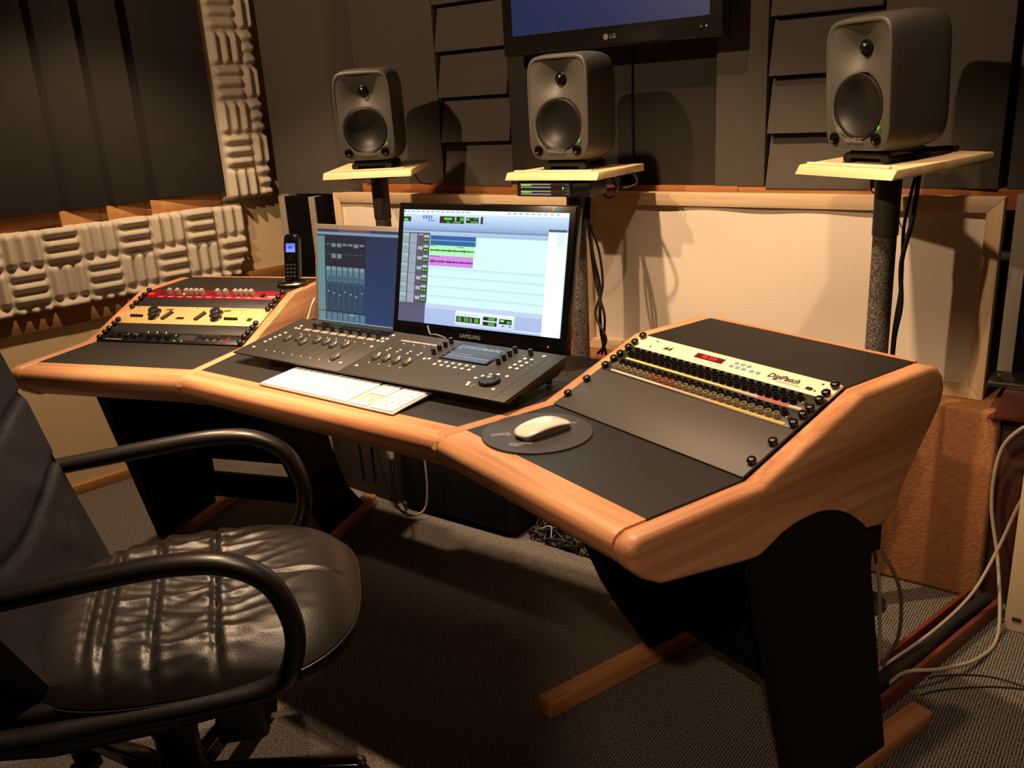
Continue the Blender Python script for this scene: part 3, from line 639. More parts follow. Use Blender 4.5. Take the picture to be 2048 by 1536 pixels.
for k, (x, cy) in enumerate(((.413, .086), (.445, .085), (.477, .084), (.509, .084))):
    put(t, 'fader_slot', ME_SLOT, x+o2+.003, .064); put(t, 'fader_cap', ME_CAP, x+o2+.001, cy, .0012)
    put(t, 'slot_dot', ME_BTN, x+o2+.001, .061).scale = (.45, .45, .6); put(t, 'slot_dot', ME_BTN, x+o2+.008, .173).scale = (.45, .45, .6)
    for q in (.13, .141): put(t, 'soft_key', ME_BTN, x+o2-.006, q).scale = (.7, .7, .5)
    flat(t, 'soft_key', x+o2-.012, x+o2+.018, .183, .190, 0, _mc['grey_key'], .0012)
b = B(); bx(b, .186, .322, .130, .217, 0, .001, bev=.0008); obj('screen_bezel', b, M_gloss, t)
b = B()
rc = [(0, 0, 1, 1, '2c3a56', '39404f')]
for k in range(6): rc.append((.12+k*.14, .10, .24+k*.14, .22, ('5f86a8', '6a93b0', '5f8fa0', '78a890', '7c9a78', '8c8aa0')[k]))
rc += [(.02, .1, .09, .32, '6d7a92'), (.02, .75, .95, .80, '8d97ad'), (.02, .86, .95, .96, '55608a'), (.1, .3, .95, .7, '333a4c'), (.06, .62, .5, .66, '7d879c')]
quads(b, rc, .122, .076, T(.193, .136, .0012) @ RX(-PI/2)); obj('touch_screen', b, ui_mat('ctl_ui', .9), t, smooth=False)
for y in (.147, .168, .189, .21): put(t, 'encoder', ME_ENC, .537+o2, y); put(t, 'encoder', ME_ENC, .719+o2, y)
put(t, 'encoder', ME_ENC, .761+o2, .208)
for k in range(6): put(t, 'button', ME_BTN, .578+k*.0192+o2, .117); put(t, 'button', ME_BTN, .577+k*.0194+o2, .101)
for p in ((.714, .049), (.717, .040), (.714, .072), (.723, .085), (.735, .096), (.751, .102), (.775, .100), (.784, .040), (.794, .210), (.760, .187), (.758, .171), (.757, .154), (.756, .138), (.777, .187), (.776, .170), (.774, .154), (.773, .138), (.398, .038), (.533, .118), (.545, .121)): put(t, 'button', ME_BTN, p[0]+o2, p[1])
b = B(); lathe(b, [(.0235, 0), (.0235, .004), (.021, .0075), (.015, .0078), (.0135, .0062), (0, .0062)], 36, T(.755+o2, .066, 0)); obj('jog_wheel', b, mat('wheel_black', '121112', .4), t, ang=50)
flat(t, 'trim_line', .806+o2, .8072+o2, .004, .226, 0, M_ctl2, .0004)
for p in ((.722, .046), (.72, .038), (.785, .147), (.785, .163), (.785, .18), (.74, .2), (.74, .147)): flat(t, 'print_mark', p[0]+o2+.004, p[0]+o2+.011, p[1]-.0006, p[1]+.0006, 0, mat('dim_white', '9a958c', .6), .0002)

# ================================================================== MONITORS
def mon_frame(x, y, z, yaw, tilt): return T(x, y, z) @ RZ(yaw) @ RX(-tilt)
t = thing('desktop_monitor', 'black monitor showing an audio editor, standing in front of the silver one', 'monitor', (.155, .43, ZD), .046)
base = T(.155, .43, ZD) @ RZ(.046)
F = base.inverted() @ mon_frame(.147, .382, .797, .046, .23)
Wm, Hm = .474, .274
b = B(); prism(b, [(-Wm/2-.018, -.038), (Wm/2+.018, -.038), (Wm/2+.018, Hm+.017), (-Wm/2-.018, Hm+.017)], -.004, .022, 'y', F, .004, 3); obj('bezel', b, mat('monitor_gloss', '0c0b0c', .13, spec=.6), t)
b = B(); prism(b, [(-Wm/2+.03, .0), (Wm/2-.03, .0), (Wm/2-.05, Hm-.02), (-Wm/2+.05, Hm-.02)], .0225, .05, 'y', F, .01, 2); obj('back_shell', b, M_plastic, t)
b = B(); bx(b, -.03, .03, .05, .075, -.035, .14, F @ RX(.1), .006); obj('neck', b, M_plastic, t)
b = B(); lathe(b, [(.075, 0), (.075, .004), (.06, .009), (.0, .011)], 32, T(0, .02, 0)); obj('stand_foot', b, M_gloss, t)
ui = [(0, 0, 1, 1, 'cdf3f2'), (0, 0, 1, .035, 'e6f2fa'), (0, .035, 1, .15, 'c3dcf0', '8fb0d8'), (0, .15, .93, .172, '8aa6c8'), (0, .172, .93, .186, '6d86ac'), (.0, .186, .93, .225, '9fb9da'),
      (.0, .062, .05, .104, '10241a'), (.004, .08, .03, .10, '4ee04a'), (.065, .06, .125, .09, 'bccbdc'), (.13, .05, .19, .078, '3f77c8'), (.14, .055, .145, .073, 'f0f8ff'), (.158, .055, .163, .073, 'f0f8ff'), (.176, .055, .181, .073, 'f0f8ff'), (.19, .06, .225, .09, 'b3c6dc'), (.16, .088, .21, .10, '5b8fd6'),
      (.24, .052, .395, .112, '0d1410'), (.268, .064, .32, .082, '46d840'), (.37, .06, .392, .09, '3fb83a'), (.285, .095, .305, .106, '39a038'), (.33, .095, .375, .106, '3fb83a'), (.335, .056, .347, .09, '9aa6a0'),
      (.408, .058, .485, .105, '0d1410'), (.412, .066, .43, .082, '46d840'), (.437, .088, .478, .1, '3aa838'), (.455, .066, .48, .074, '3aa838'), (.498, .05, .512, .11, '121a24'),
      (0, .20, .185, .865, '4d4e63'), (0, .865, .185, 1, '50526e'), (.002, .205, .045, .83, '7f9c9e'), (.052, .21, .098, .83, '8f9cae')]
for k in range(7):
    v = .213+k*.0885
    ui += [(.004, v+.002, .043, v+.03, 'a3c0be'), (.004, v+.044, .043, v+.07, '8aa3a8'), (.052, v+.082, .098, v+.085, '4d4e63'), (.145, v+.008, .178, v+.03, 'b3b7c4'), (.108, v+.02, .14, v+.05, 'a6aab8') if k else (.108, v, .14, v+.01, 'a6aab8'), (.146, v+.034, .178, v+.068, '0e160f'), (.15, v+.042, .16, v+.06, '5fe03a'), (.166, v+.042, .175, v+.06, '5fe03a')]
    for q in range(4): ui.append((.008+q*.008, v+.018, .012+q*.008, v+.026, '37484c'))
ui += [(.19, .222, .478, .305, '1c5896'), (.19, .258, .478, .266, '58a4dc'), (.19, .222, .27, .23, '123a6a'), (.19, .305, .474, .395, 'a4f0ae'), (.19, .395, .470, .487, 'c983d8'), (.19, .345, .474, .353, '17402a'), (.19, .442, .470, .450, '4a1668'), (.478, .222, .485, .305, '8fd0f0')]
rg = random.Random(3)
for k in range(60):
    u = .193+k*.0046; h1 = rg.choice((.003, .004, .005, .007, .012)); h2 = rg.choice((.003, .004, .006, .009, .014))
    ui += [(u, .349-h1, u+.003, .349+h1, '17402a'), (u, .446-h2, u+.003, .446+h2, '4a1668')]
ui += [(.19, .308, .23, .314, '4a8a5a'), (.37, .312, .41, .318, '4a8a5a'), (.19, .399, .26, .405, '7a4a90')]
for v in (.5, .575, .66, .745): ui += [(.19, v, .93, v+.004, 'a8c8cc'), (.19, v+.004, .93, v+.02, 'bfe8ea')]
for k in range(26): ui.append((.2+k*.028, .195, .206+k*.028, .201, 'dce8f4'))
ui += [(.185, .82, .93, .86, 'b9cbe4'), (.185, .86, .93, 1, 'a7b8dc', '9fb6e0'), (.90, .15, 1, 1, 'eef8fa'), (.90, .135, 1, .155, '46506a'), (.90, .155, 1, .165, 'cfe6ee'), (.945, .165, .985, .27, 'cfe9ea'), (.43, .975, .93, .985, 'dfe9f6')]
ui += [(.385, .86, .745, .985, 'e4ecf6', 'c3d0e8'), (.392, .905, .54, .955, '0e1a12'), (.4, .912, .425, .948, '3f9a38'), (.44, .912, .47, .948, '3f9a38'), (.505, .912, .53, .948, '46b03f'), (.478, .915, .49, .948, '8c9a90'), (.558, .888, .642, .918, '0e1a12'), (.59, .893, .63, .913, '46b03f'), (.558, .93, .642, .962, '0e1a12'), (.59, .935, .628, .957, '46b03f'), (.655, .893, .73, .935, '0e1a12'), (.66, .9, .685, .918, '8ad080'), (.7, .905, .725, .928, '46b03f'), (.672, .945, .69, .958, '5b8fd6'), (.712, .945, .728, .958, '5b8fd6')]
for k in range(6): ui.append((.4+k*.022, .885, .405+k*.022, .892, '4a5468'))
for k in range(13): ui.append((.03+k*.032, .012, .05+k*.032, .022, '93a4b4'))
ui.append((.012, .01, .02, .025, '404c58'))
for k in range(9): ui.append((.66+k*.035, .012, .68+k*.034, .022, '8fa0b0'))
b = B(); quads(b, ui, Wm, Hm, F @ T(-Wm/2, -.0045, 0)); obj('screen', b, ui_mat('daw_ui', 1.15), t, smooth=False)
text('brand', 'SAMSUNG', .0135, M_logo, t, F @ T(-.01, -.0046, -.021) @ RX(PI/2))
b = B(); lathe(b, [(0, 0), (.0018, 0), (.0018, .001), (0, .0012)], 10, F @ T(.208, -.004, -.022) @ RX(PI/2)); obj('power_light', b, mat('led_red2', 'ff2030', emit='ff2030', es=4), t)
b = B(); lathe(b, [(0, 0), (.0045, 0), (.0045, .0004), (0, .0004)], 16, F @ T(.196, -.0044, Hm+.0085) @ RX(PI/2)); obj('sticker_disc', b, M_logo, t)
b = B(); bx(b, .203, .211, -.0046, -.0042, Hm+.004, Hm+.013, F); obj('sticker_square', b, mat('sticker_blue', '3f7fae', .4), t)
# silver monitor behind
t = thing('desktop_monitor', 'silver-framed monitor with a dark blue mixer window, half hidden behind the black monitor', 'monitor', (-.29, .46, ZD), .035)
F = (T(-.29, .46, ZD) @ RZ(.035)).inverted() @ mon_frame(-.465, .433, .747, .035, .139)
Ws, Hs = .335, .254
b = B(); prism(b, [(-.0125, -.018), (Ws+.008, -.018), (Ws+.008, Hs+.0125), (-.0125, Hs+.0125)], -.003, .014, 'y', F, .003, 2); obj('bezel', b, mat('silver_frame', '8d857b', .4, .5), t)
b = B(); bx(b, .12, .22, .0145, .03, .06, .18, F, .004); obj('back_shell', b, M_metal, t)
b = B(); bx(b, -.03, .03, .02, .05, 0, .2, bev=.004); obj('stand_arm', b, M_metal, t)
b = B(); bx(b, -.08, .08, -.03, .05, 0, .006, bev=.002); obj('stand_foot', b, M_metal, t)
ui = [(0, 0, 1, 1, '1f3a63', '28508a'), (0, 0, 1, .035, '3b4a80'), (.25, 0, .6, .03, '9a5a80'), (0, .03, 1, .06, '9cc4d8'), (0, .06, .085, 1, '7fb4b8'), (.085, .06, .55, .42, '1f2a44'), (0, .06, .085, .075, '2c3c50'), (0, .885, .085, .895, '3c5c70')]
for k in range(7):
    u = .10+k*.064
    ui += [(u, .15, u+.05, .19 if k in (1, 2, 5) else .175, '8aa8b0' if k else '5a6478'), (u, .26, u+.05, .31 if k in (1, 2) else .27, '8aa8b0' if k in (1, 2) else '5a6478')]
    ui += [(u-.006, .40, u+.056, .99, '3f6a88'), (u, .40, u+.05, .44, '9ac0c8'), (u, .44, u+.05, .56, '6fa0b0'), (u+.005, .5, u+.045, .55, '4f8090'), (u+.012, .58, u+.032, .87, '2c4f72'), (u+.04, .6, u+.05, .87, '1f3a58'), (u+.016, .66+.02*(k % 3), u+.03, .675+.02*(k % 3), 'c8e4ec'), (u-.004, .875, u+.054, .89, '20344c'), (u, .90, u+.052, .985, '6a9fb8'), (u-.0065, .56, u-.004, .99, '1a2e4c')]
ui += [(.36, .905, .42, .915, 'd8eef4'), (0, .985, 1, 1, '8fc0d8')]
b = B(); quads(b, ui, Ws, Hs, F @ T(0, -.0035, 0)); obj('screen', b, ui_mat('mixer_ui', .55), t, smooth=False)

# ================================================================== KEYBOARD, MOUSE, PHONE
kb_yaw = -.008
t = thing('computer_keyboard', 'thin white full-size keyboard lying in front of the fader controller', 'keyboard', M=T(-.170, -.014, ZD) @ RZ(kb_yaw) @ RX(.075) )
KW, KD = .424, .122
b = B(); bx(b, 0, KW, 0, KD, .0005, .0045, bev=.0018, seg=2); obj('case', b, mat('keyboard_aluminium', 'cfc9bf', .35, .4), t)
b = B(); bx(b, .01, KW-.01, .095, .118, -.0072, .0002, bev=.002); obj('rear_wedge', b, M_white, t)
M_key = mat('key_white', 'f6f4f0', .45); _kc = {}
def key(x, y, w, h):
    k = (round(w, 4), round(h, 4))
    if k not in _kc:
        b = B(); bx(b, 0, w, 0, h, 0, .0022, bev=.0007, seg=1); _kc[k] = finish(b, 'key'); _kc[k].materials.append(M_key)
    put(t, 'key', _kc[k], x, y, .0046)
p = .0186; g = .0022; y0 = .005; rh = .0188
rows = [([1.25, 1, 1.25, 5.0, 1.25, 1, 1.25], 0), ([2.25]+[1]*10+[2.25], 1), ([1.75]+[1]*11+[1.75], 2), ([1.5]+[1]*12+[1.5], 3), ([1]*13+[2], 4)]
main = .282
for ws, r in rows:
    sc = main/sum(ws); x = .0055
    for wk in ws: key(x, y0+r*rh, wk*sc-g, rh-g); x += wk*sc
x = .0055
for k in range(14): key(x, y0+5*rh, main/14-g, rh*.8-g); x += main/14
nx = .2945; nw = .0178
for k in range(3):
    key(nx+k*nw, y0, nw-g, rh-g); key(nx+k*nw, y0+3*rh, nw-g, rh-g); key(nx+k*nw, y0+4*rh, nw-g, rh-g); key(nx+k*nw, y0+5*rh, nw-g, rh*.8-g)
key(nx+nw, y0+rh, nw-g, rh-g)
px = .3535; pw = .0165
for r in range(6):
    for k in range(4):
        if (r, k) in ((0, 1), (1, 3)): continue
        if (r, k) == (0, 0): key(px, y0, 2*pw-g, rh-g)
        elif (r, k) == (0, 3): key(px+3*pw, y0, pw-g, 2*rh-g)
        else: key(px+k*pw, y0+r*rh, pw-g, (rh*.8 if r == 5 else rh)-g)
# mouse pad and mouse
PADC = (.562, .042)
t = thing('mouse_pad', 'round dark grey mouse pad on the right desk wing', 'mouse pad', (*PADC, ZD))
b = B(); lathe(b, [(.1015, 0), (.102, .0015), (.1012, .003), (0, .003)], 64); obj('pad', b, mat('pad_grey', '3d3937', .45, bump=.1, bscale=900), t)
M_padp = mat('pad_print', '6d6866', .4)
b = B()
for pts in ([(-.085, -.008), (-.052, .0), (-.045, -.012), (-.05, -.022), (-.058, -.016), (-.082, -.020)], [(-.048, -.054), (-.006, -.050), (-.004, -.062), (-.016, -.06), (-.03, -.072), (-.044, -.068)], [(.032, .048), (.072, .046), (.07, .036), (.034, .040)]):
    prism(b, pts, .0031, .0033, 'z', RZ(.55))
obj('faded_print', b, M_padp, t)
t = thing('computer_mouse', 'white low-profile mouse on the round mouse pad', 'mouse', (.573, .045, ZD+.003), math.radians(-17))
def mtop(x, y, k=1):   # mouse body: y along length
    a = y/.0565; w2 = .0285*(1-.10*a*a)*(1-abs(a)**7)**.5
    return w2, .0205*(1-.72*abs(a)**2.3)
b = B()
def fm(u, v):
    y = -.0565+.113*v; y = max(-.0564, min(.0564, y)); w2, h = mtop(0, y); s = (u*2-1); xx = s*w2
    zz = .004+h*(1-.32*abs(s)**3.2)*1.0
    return (xx, y, zz)
sheet(b, fm, 17, 33); 
sol = bmesh.ops.extrude_face_region(b, geom=b.faces[:]); bmesh.ops.translate(b, vec=(0, 0, -.0022), verts=[v for v in sol['geom'] if isinstance(v, bmesh.types.BMVert)]); bmesh.ops.recalc_face_normals(b, faces=b.faces)
obj('shell', b, mat('mouse_white', 'efe6da', .12, spec=.6, coat=.5), t, ang=60)
b = B()
def fb(u, v):
    y = -.052+.104*v; w2, h = mtop(0, y); s = (u*2-1)
    return (s*w2*.86, y, .0006+max(0, h*.62)*(1-abs(s)**6*.0))
sheet(b, fb, 9, 25); sol = bmesh.ops.extrude_face_region(b, geom=b.faces[:])
for v in [v for v in sol['geom'] if isinstance(v, bmesh.types.BMVert)]: v.co.z = .0006
bmesh.ops.recalc_face_normals(b, faces=b.faces); obj('base', b, mat('mouse_base', '8f8b86', .35, .6), t, ang=50)
# cordless phone on its charger
t = thing('cordless_phone', 'black cordless phone with a lit blue display on its charger', 'phone', (-.640, .492, ZD+.0955), .35)
b = B(); lathe(b, [(.047, 0), (.048, .004), (.042, .010), (.030, .014), (0, .014)], 32, Matrix.Diagonal((1, .85, 1, 1))); obj('charger', b, M_gloss, t)
b = B(); lathe(b, [(.046, .006), (.0475, .008), (.045, .011)], 32, Matrix.Diagonal((1.01, .87, 1, 1)), cap=False); obj('charger_rim', b, M_metal, t)
PF = T(0, .006, .008) @ RX(-.2)
b = B(); prism(b, [(-.0235, .02), (-.022, .004), (-.016, 0), (.016, 0), (.022, .004), (.0235, .02), (.024, .11), (.022, .133), (.014, .141), (-.014, .141), (-.022, .133), (-.024, .11)], -.010, .012, 'y', PF, .004, 3); h_ = obj('handset', b, M_gloss, t)
b = B(); tube(b, crom([(.0245, 0, .02), (.025, 0, .075), (.0245, 0, .125)], 5), .0016, 6, M=PF); obj('side_trim', b, M_metal, t)
b = B(); quads(b, [(0, 0, 1, 1, '4a66e8', '7a92ff'), (.25, .35, .7, .6, '3048b0')], .031, .026, PF @ T(-.0155, -.0101, .088)); obj('display', b, ui_mat('phone_ui', 1.3), h_, smooth=False)
b = B(); lathe(b, [(.0085, 0), (.009, .0012), (.0055, .0012), (.005, .0004)], 20, PF @ T(0, -.0098, .071) @ RX(PI/2), cap=False); obj('navigation_ring', b, M_chrome, h_)
for r in range(4):
    for c in (-1, 0, 1):
        b = B(); bx(b, c*.012-.0042, c*.012+.0042, -.0115, -.0098, .014+r*.011, .020+r*.011, PF, .0006); obj('phone_key', b, mat('phone_key', '2c2a29', .3), h_)
for k in range(4):
    b = B(); bx(b, -.016+k*.008, -.011+k*.008, -.043+abs(k-1.5)*.001, -.0415+abs(k-1.5)*.001, .0055, .0085); obj('charger_mark', b, M_metal, t)
# ================================================================== UNDER AND AROUND THE DESK
t = thing('subwoofer', 'black subwoofer cabinet on the floor under the desk', 'subwoofer', (-.30, .76, 0), .02)
b = B(); bx(b, -.245, .235, 0, .34, .012, .40, bev=.025, seg=3); obj('cabinet', b, mat('sub_black', '0b0a0a', .75, spec=.25), t)
b = B(); bx(b, -.215, .205, -.006, .004, .04, .375, bev=.004); obj('grille', b, mat('sub_grille', '0a0909', .9, spec=.2, bump=.4, bscale=900), t)
for x in (-.2, .19):
    for y in (.04, .3):
        b = B(); lathe(b, [(.018, 0), (.02, .013)], 12, T(x, y, 0)); obj('foot', b, M_rubber, t)
t = thing('dark_cabinet', 'dark brown box on the floor under the desk, left of the subwoofer', 'box', (-.75, .78, 0), -.05)
b = B(); bx(b, -.16, .17, 0, .10, 0, .40, bev=.004); obj('carcass', b, mat('umber_box', '2c211b', .7), t)
b = B(); bx(b, -.165, .175, -.006, .106, .4005, .415, bev=.003); obj('top', b, mat('umber_box_top', '33261f', .6), t)
def cable(label, pts, r=.004, m=None, group=None, name='cable', n=8):
    b = B(); tube(b, crom(pts, n), r, 7); return tag(obj(name, b, m or M_cable, ang=80), label, 'cable', group)
# cables hanging under the centre
cable('thin grey cable hanging in a loop beside the subwoofer', [(-.50, .50, .66), (-.50, .60, .40), (-.515, .66, .16), (-.50, .69, .045), (-.455, .70, .02), (-.41, .73, .05), (-.385, .72, .2), (-.39, .70, .4)], .0035, M_wcable)
cable('left of two dark cables hanging under the desk centre', [(-.60, .56, .66), (-.585, .62, .48), (-.62, .66, .26), (-.66, .70, .1)], .004)
cable('right of two dark cables hanging under the desk centre', [(-.555, .57, .66), (-.545, .63, .45), (-.585, .68, .25), (-.64, .73, .08)], .004)
t = thing('power_plug', 'pale power plug hanging under the desk centre', 'plug', (-.535, .715, .13))
b = B(); bx(b, -.011, .011, -.008, .008, .07, .16, bev=.004); obj('body', b, mat('plug_pale', 'c9bca0', .4), t)
b = B(); bx(b, -.008, .008, -.006, .006, .02, .066, bev=.003); obj('sleeve', b, M_metal, t)
b = B(); tube(b, crom([(0, 0, .02), (.004, .005, -.03), (.03, .02, -.12)], 6), .004, 7); obj('lead', b, M_cable, t)
# tangle of cables on the floor
b = B(); rg = random.Random(11)
for k in range(34):
    a0 = Vector((rg.uniform(-.07, .10), rg.uniform(.80, .95), .006)); pts = [a0]
    for q in range(5): pts.append(Vector((pts[-1].x+rg.uniform(-.01, .07), pts[-1].y+rg.uniform(-.06, .055), rg.uniform(.005, .05))))
    for p_ in pts: p_.y = max(.79, min(.89, p_.y))
    tube(b, crom(pts, 6), rg.choice((.0025, .0035, .0045)), 6)
tag(obj('cable_tangle', b, M_cable, ang=80), 'tangle of black cables on the carpet right of the subwoofer', 'cables', kind='stuff')
cable('single pale wire among the black cables on the floor', [(-.02, .80, .03), (.03, .815, .055), (.05, .79, .02), (.09, .80, .008)], .002, M_wcable)
# cables down the middle stand
gm = 'black cables down the middle stand'
def stand_xy(z, dx, dy): return (.06+dx, .975+dy, z)
for k, (dx, w1, w2) in enumerate(((.035, .055, .075), (.042, .045, .09), (.038, .065, .06))):
    cable(['thick black cable running down the middle stand', 'black cable crossing over on the middle stand', 'innermost black cable down the middle stand'][k],
          [stand_xy(1.07, .03, .03), stand_xy(.98, dx, .0), stand_xy(.88, w1, -.01+.01*k), stand_xy(.78, w1+.015, .0), stand_xy(.70, w2, -.01), stand_xy(.63, .06+.02*k, .02-.02*k), stand_xy(.57, .075-.015*k, .02)], .005 if k == 0 else .0038, None, gm)
cable('black cable drooping in a loop under the middle shelf', [(.16, .97, 1.092), (.165, .945, 1.065), (.19, .93, 1.04), (.212, .94, 1.05), (.20, .98, 1.092)], .0035)
cable('black cable bulging below the middle shelf edge', [(.165, 1.0, 1.092), (.185, .985, 1.066), (.215, .985, 1.06), (.238, 1.01, 1.072), (.20, 1.06, 1.092)], .0035)
cable('thin dark cable hanging straight down the wall from the television', [(.066, 1.292, 1.44), (.067, 1.292, 1.2), (.069, 1.29, 1.06), (.075, 1.262, 1.045), (.08, 1.255, .99), (.082, 1.24, .95)], .0032)
cable('black cable down the right stand', [(.965, .99, 1.10), (.962, .975, 1.0), (.948, .965, .9), (.955, .962, .8), (.945, .965, .7), (.95, .97, .5)], .0055)
cable('second black cable down the right stand, close to the pole', [(.955, 1.0, 1.09), (.943, .985, .98), (.95, .972, .85), (.944, .962, .72), (.945, .975, .5)], .004)
cable('short power lead behind the right loudspeaker', [(.975, 1.02, 1.1485), (.995, 1.04, 1.149), (1.012, 1.045, 1.149), (1.03, 1.035, 1.149)], .006)
cable('thin dark wire under the right shelf', [(.84, 1.07, 1.11), (.84, 1.08, 1.05), (.842, 1.15, 1.035)], .002)
cable('thin dark wire under the left shelf', [(-.66, 1.08, 1.10), (-.655, 1.1, 1.06), (-.65, 1.16, 1.045)], .002)
cable('white power lead at the left end of the fader controller', [(-.405, .335, .765), (-.400, .345, .79), (-.392, .352, .815), (-.388, .36, .83)], .0025, M_white)
cable('grey lead looping over the controller below the monitor', [(.03, .345, .80), (.055, .325, .787), (.08, .318, .79), (.105, .325, .782)], .0025, mat('lead_grey', '4b4845', .5))
# right-hand side: brown cabinet, silver tray, bracket, cream case
t = thing('brown_cabinet', 'dark brown cabinet at the right picture edge beside the orange ledge', 'cabinet', (1.20, 1.14, 0))
M_brown = mat('dark_brown_stain', '3a1f16', .5)
b = B(); bx(b, -.03, .30, 0, .2, 0, .518, bev=.003); obj('carcass', b, M_brown, t)
b = B(); prism(b, [(-.062, .51), (-.045, .522), (-.03, .585), (.3, .585), (.3, .52), (-.03, .515)], -.055, .19, 'y', None, .002); obj('lid', b, mat('lid_brown', '4a221c', .4), t)
t = thing('silver_tray', 'flat silver unit lying on the brown cabinet', 'tray', (1.25, 1.17, .586))
b = B(); bx(b, -.12, .25, -.06, .15, 0, .012, bev=.003); obj('body', b, mat('tray_silver', '8a8578', .22, .9), t)
b = B(); bx(b, -.10, .24, -.05, .14, .0121, .016, bev=.001); obj('top_sheet', b, mat('tray_dark', '2a2824', .2, .5), t)
t = thing('cream_case', 'cream upright case standing at the right picture edge', 'case', (1.335, 1.02, 0), .05)
b = B(); bx(b, -.095, .1, 0, .1, 0, .44, bev=.004); obj('shell', b, mat('case_cream', 'c9b995', .5), t)
for z in (.03, .39):
    b = B(); bx(b, -.08, -.06, -.003, .0005, z, z+.01, bev=.001); obj('slot', b, M_brown, t)
# cable duct on the floor
d0 = Vector((1.045, .56, 0)); d1 = Vector((1.185, 1.105, 0)); dv = (d1-d0); dl = dv.length; an = math.atan2(dv.y, dv.x)
t = thing('cable_duct', 'open brown wooden cable duct lying on the carpet', 'cable duct', tuple(d0), an)
for y in (-.042, .030):
    b = B(); bx(b, -.15, dl, y, y+.012, 0, .042, bev=.002); obj('side_board', b, mat('duct_brown', '6b3320', .45), t)
b = B(); bx(b, -.15, dl, -.03, .03, 0, .006); obj('floor_board', b, M_brown, t)
b = B(); tube(b, [T(*d0) @ RZ(an) @ Vector((-.14+k*.07, .004*math.sin(k), .024)) for k in range(11)], .016, 10); tag(obj('thick_cable', b, mat('thick_cable', '1c1a19', .6), ang=80), 'thick black cable lying in the wooden duct', 'cable')
gw = 'grey cables beside the right leg'
cable('pale grey cable sweeping over the duct and up the brown cabinet', [(1.02, .60, .03), (1.06, .615, .012), (1.10, .64, .052), (1.16, .72, .035), (1.215, .84, .012), (1.235, .97, .012), (1.205, 1.085, .13), (1.17, 1.115, .28), (1.175, 1.11, .42), (1.215, 1.08, .50), (1.26, 1.06, .53)], .0045, M_wcable, gw)
cable('grey cable rising from the duct towards the cream case', [(1.02, .61, .02), (1.06, .66, .05), (1.12, .83, .062), (1.17, .98, .10), (1.205, 1.06, .20), (1.235, 1.06, .32), (1.28, 1.02, .45)], .004, M_wcable, gw)
cable('grey cable hanging down behind the right desk leg', [(1.0, .42, .6), (1.035, .5, .448), (1.05, .54, .335), (1.048, .60, .185), (1.048, .62, .07), (1.03, .63, .012)], .004, M_wcable, gw)
cable('second grey cable hanging behind the right desk leg, bowed outwards', [(1.0, .43, .6), (1.043, .5, .439), (1.087, .51, .362), (1.095, .56, .274), (1.088, .60, .165), (1.062, .635, .08), (1.04, .65, .012)], .004, mat('cable_olive', '6e6650', .55), gw)

cable('upper of two thin dark wires lying on the carpet right of the cable duct', [(1.135, .715, .003), (1.155, .74, .003), (1.219, .783, .003), (1.277, .798, .003), (1.36, .79, .003)], .0016)
cable('lower of two thin dark wires lying on the carpet right of the cable duct', [(1.135, .645, .003), (1.166, .686, .003), (1.227, .737, .003), (1.281, .771, .003), (1.36, .80, .003)], .0016)

# ================================================================== CHAIR
ch = thing('office_chair', 'black leather office chair with looped armrests in the left foreground', 'chair', (.045, -.47, 0), math.radians(48))
def leather(name, col, rough):
    m = mat(name, col, rough, spec=.5, bump=.22, bscale=420); return m
M_leather = leather('black_leather', '1a1614', .38)
M_back = leather('black_leather_back', '121217', .5)
M_chp = mat('chair_plastic', '171514', .35, spec=.5)
from mathutils import noise as mn
SC, SL, SW = .09, .285, .272
def outline(th):
    c, q = math.cos(th), math.sin(th); p = 2.9
    d = (abs(c)/SL)**p+(abs(q)/SW)**p
    return d**(-1/p)*c, d**(-1/p)*q
def seat_pt(r, th):
    ox, oy = outline(th); x, y = SC+ox*r, oy*r
    e = 1-max(0, (r-.55)/.45)**3.2
    z = .450+.052*e + .008*(1-(y/SW)**2)
    for xs, dp in ((.120, .009), (.020, .009), (-.055, .009), (-.085, .005)):
        d = x-(xs-.115*y); z -= dp*math.exp(-(d/.0055)**2)*e; z += .0035*math.exp(-((d-.016)/.010)**2)*e
    if x > .12: z -= .006*math.exp(-((y+.02+.05*(x-.3))/.005)**2)*e*min(1, (x-.12)/.03)
    d0 = x+.115*y
    n1 = mn.noise(Vector((x*7+1.3, y*26-x*9, .3))); n2 = mn.noise(Vector((x*16, y*52+x*14, 4.2)))
    ridge = (1-abs(n1)*2.2); amp = .0085*math.exp(-((d0-.10)/.14)**2)
    z += e*(amp*max(-.3, ridge-.45)+.0035*n2*math.exp(-((d0-.05)/.16)**2))
    return Vector((x, y, z))
b = B(); sheet(b, lambda u, v: seat_pt(max(v, .001), 2*PI*u), 220, 80, closeu=True)
obj('seat_cushion', b, M_leather, ch, ang=85)
def skirt(u, v):
    p0 = seat_pt(1, 2*PI*u); d = Vector((p0.x-SC, p0.y, 0)); d.normalize()
    k = .014*math.sin(PI*min(1, v*1.15))-.03*v
    return (p0.x+d.x*k, p0.y+d.y*k, p0.z-.058*v)
b = B(); sheet(b, skirt, 160, 9, closeu=True); obj('seat_skirt', b, mat('leather_edge', '15120f', .45, spec=.4, bump=.2, bscale=420), ch, ang=80)
b = B(); tube(b, [Vector(skirt(i/140, .10))+Vector((0, 0, .001)) for i in range(140)], .0026, 6, True); obj('piping', b, M_chp, ch, ang=80)
b = B(); prism(b, [(-.30, .452), (-.275, .405), (-.22, .372), (-.12, .36), (.05, .37), (.17, .385), (.225, .41), (.24, .44), (.235, .452)], -.250, .250, 'y', None, .016, 3, 60); obj('seat_shell', b, M_chp, ch, ang=50)
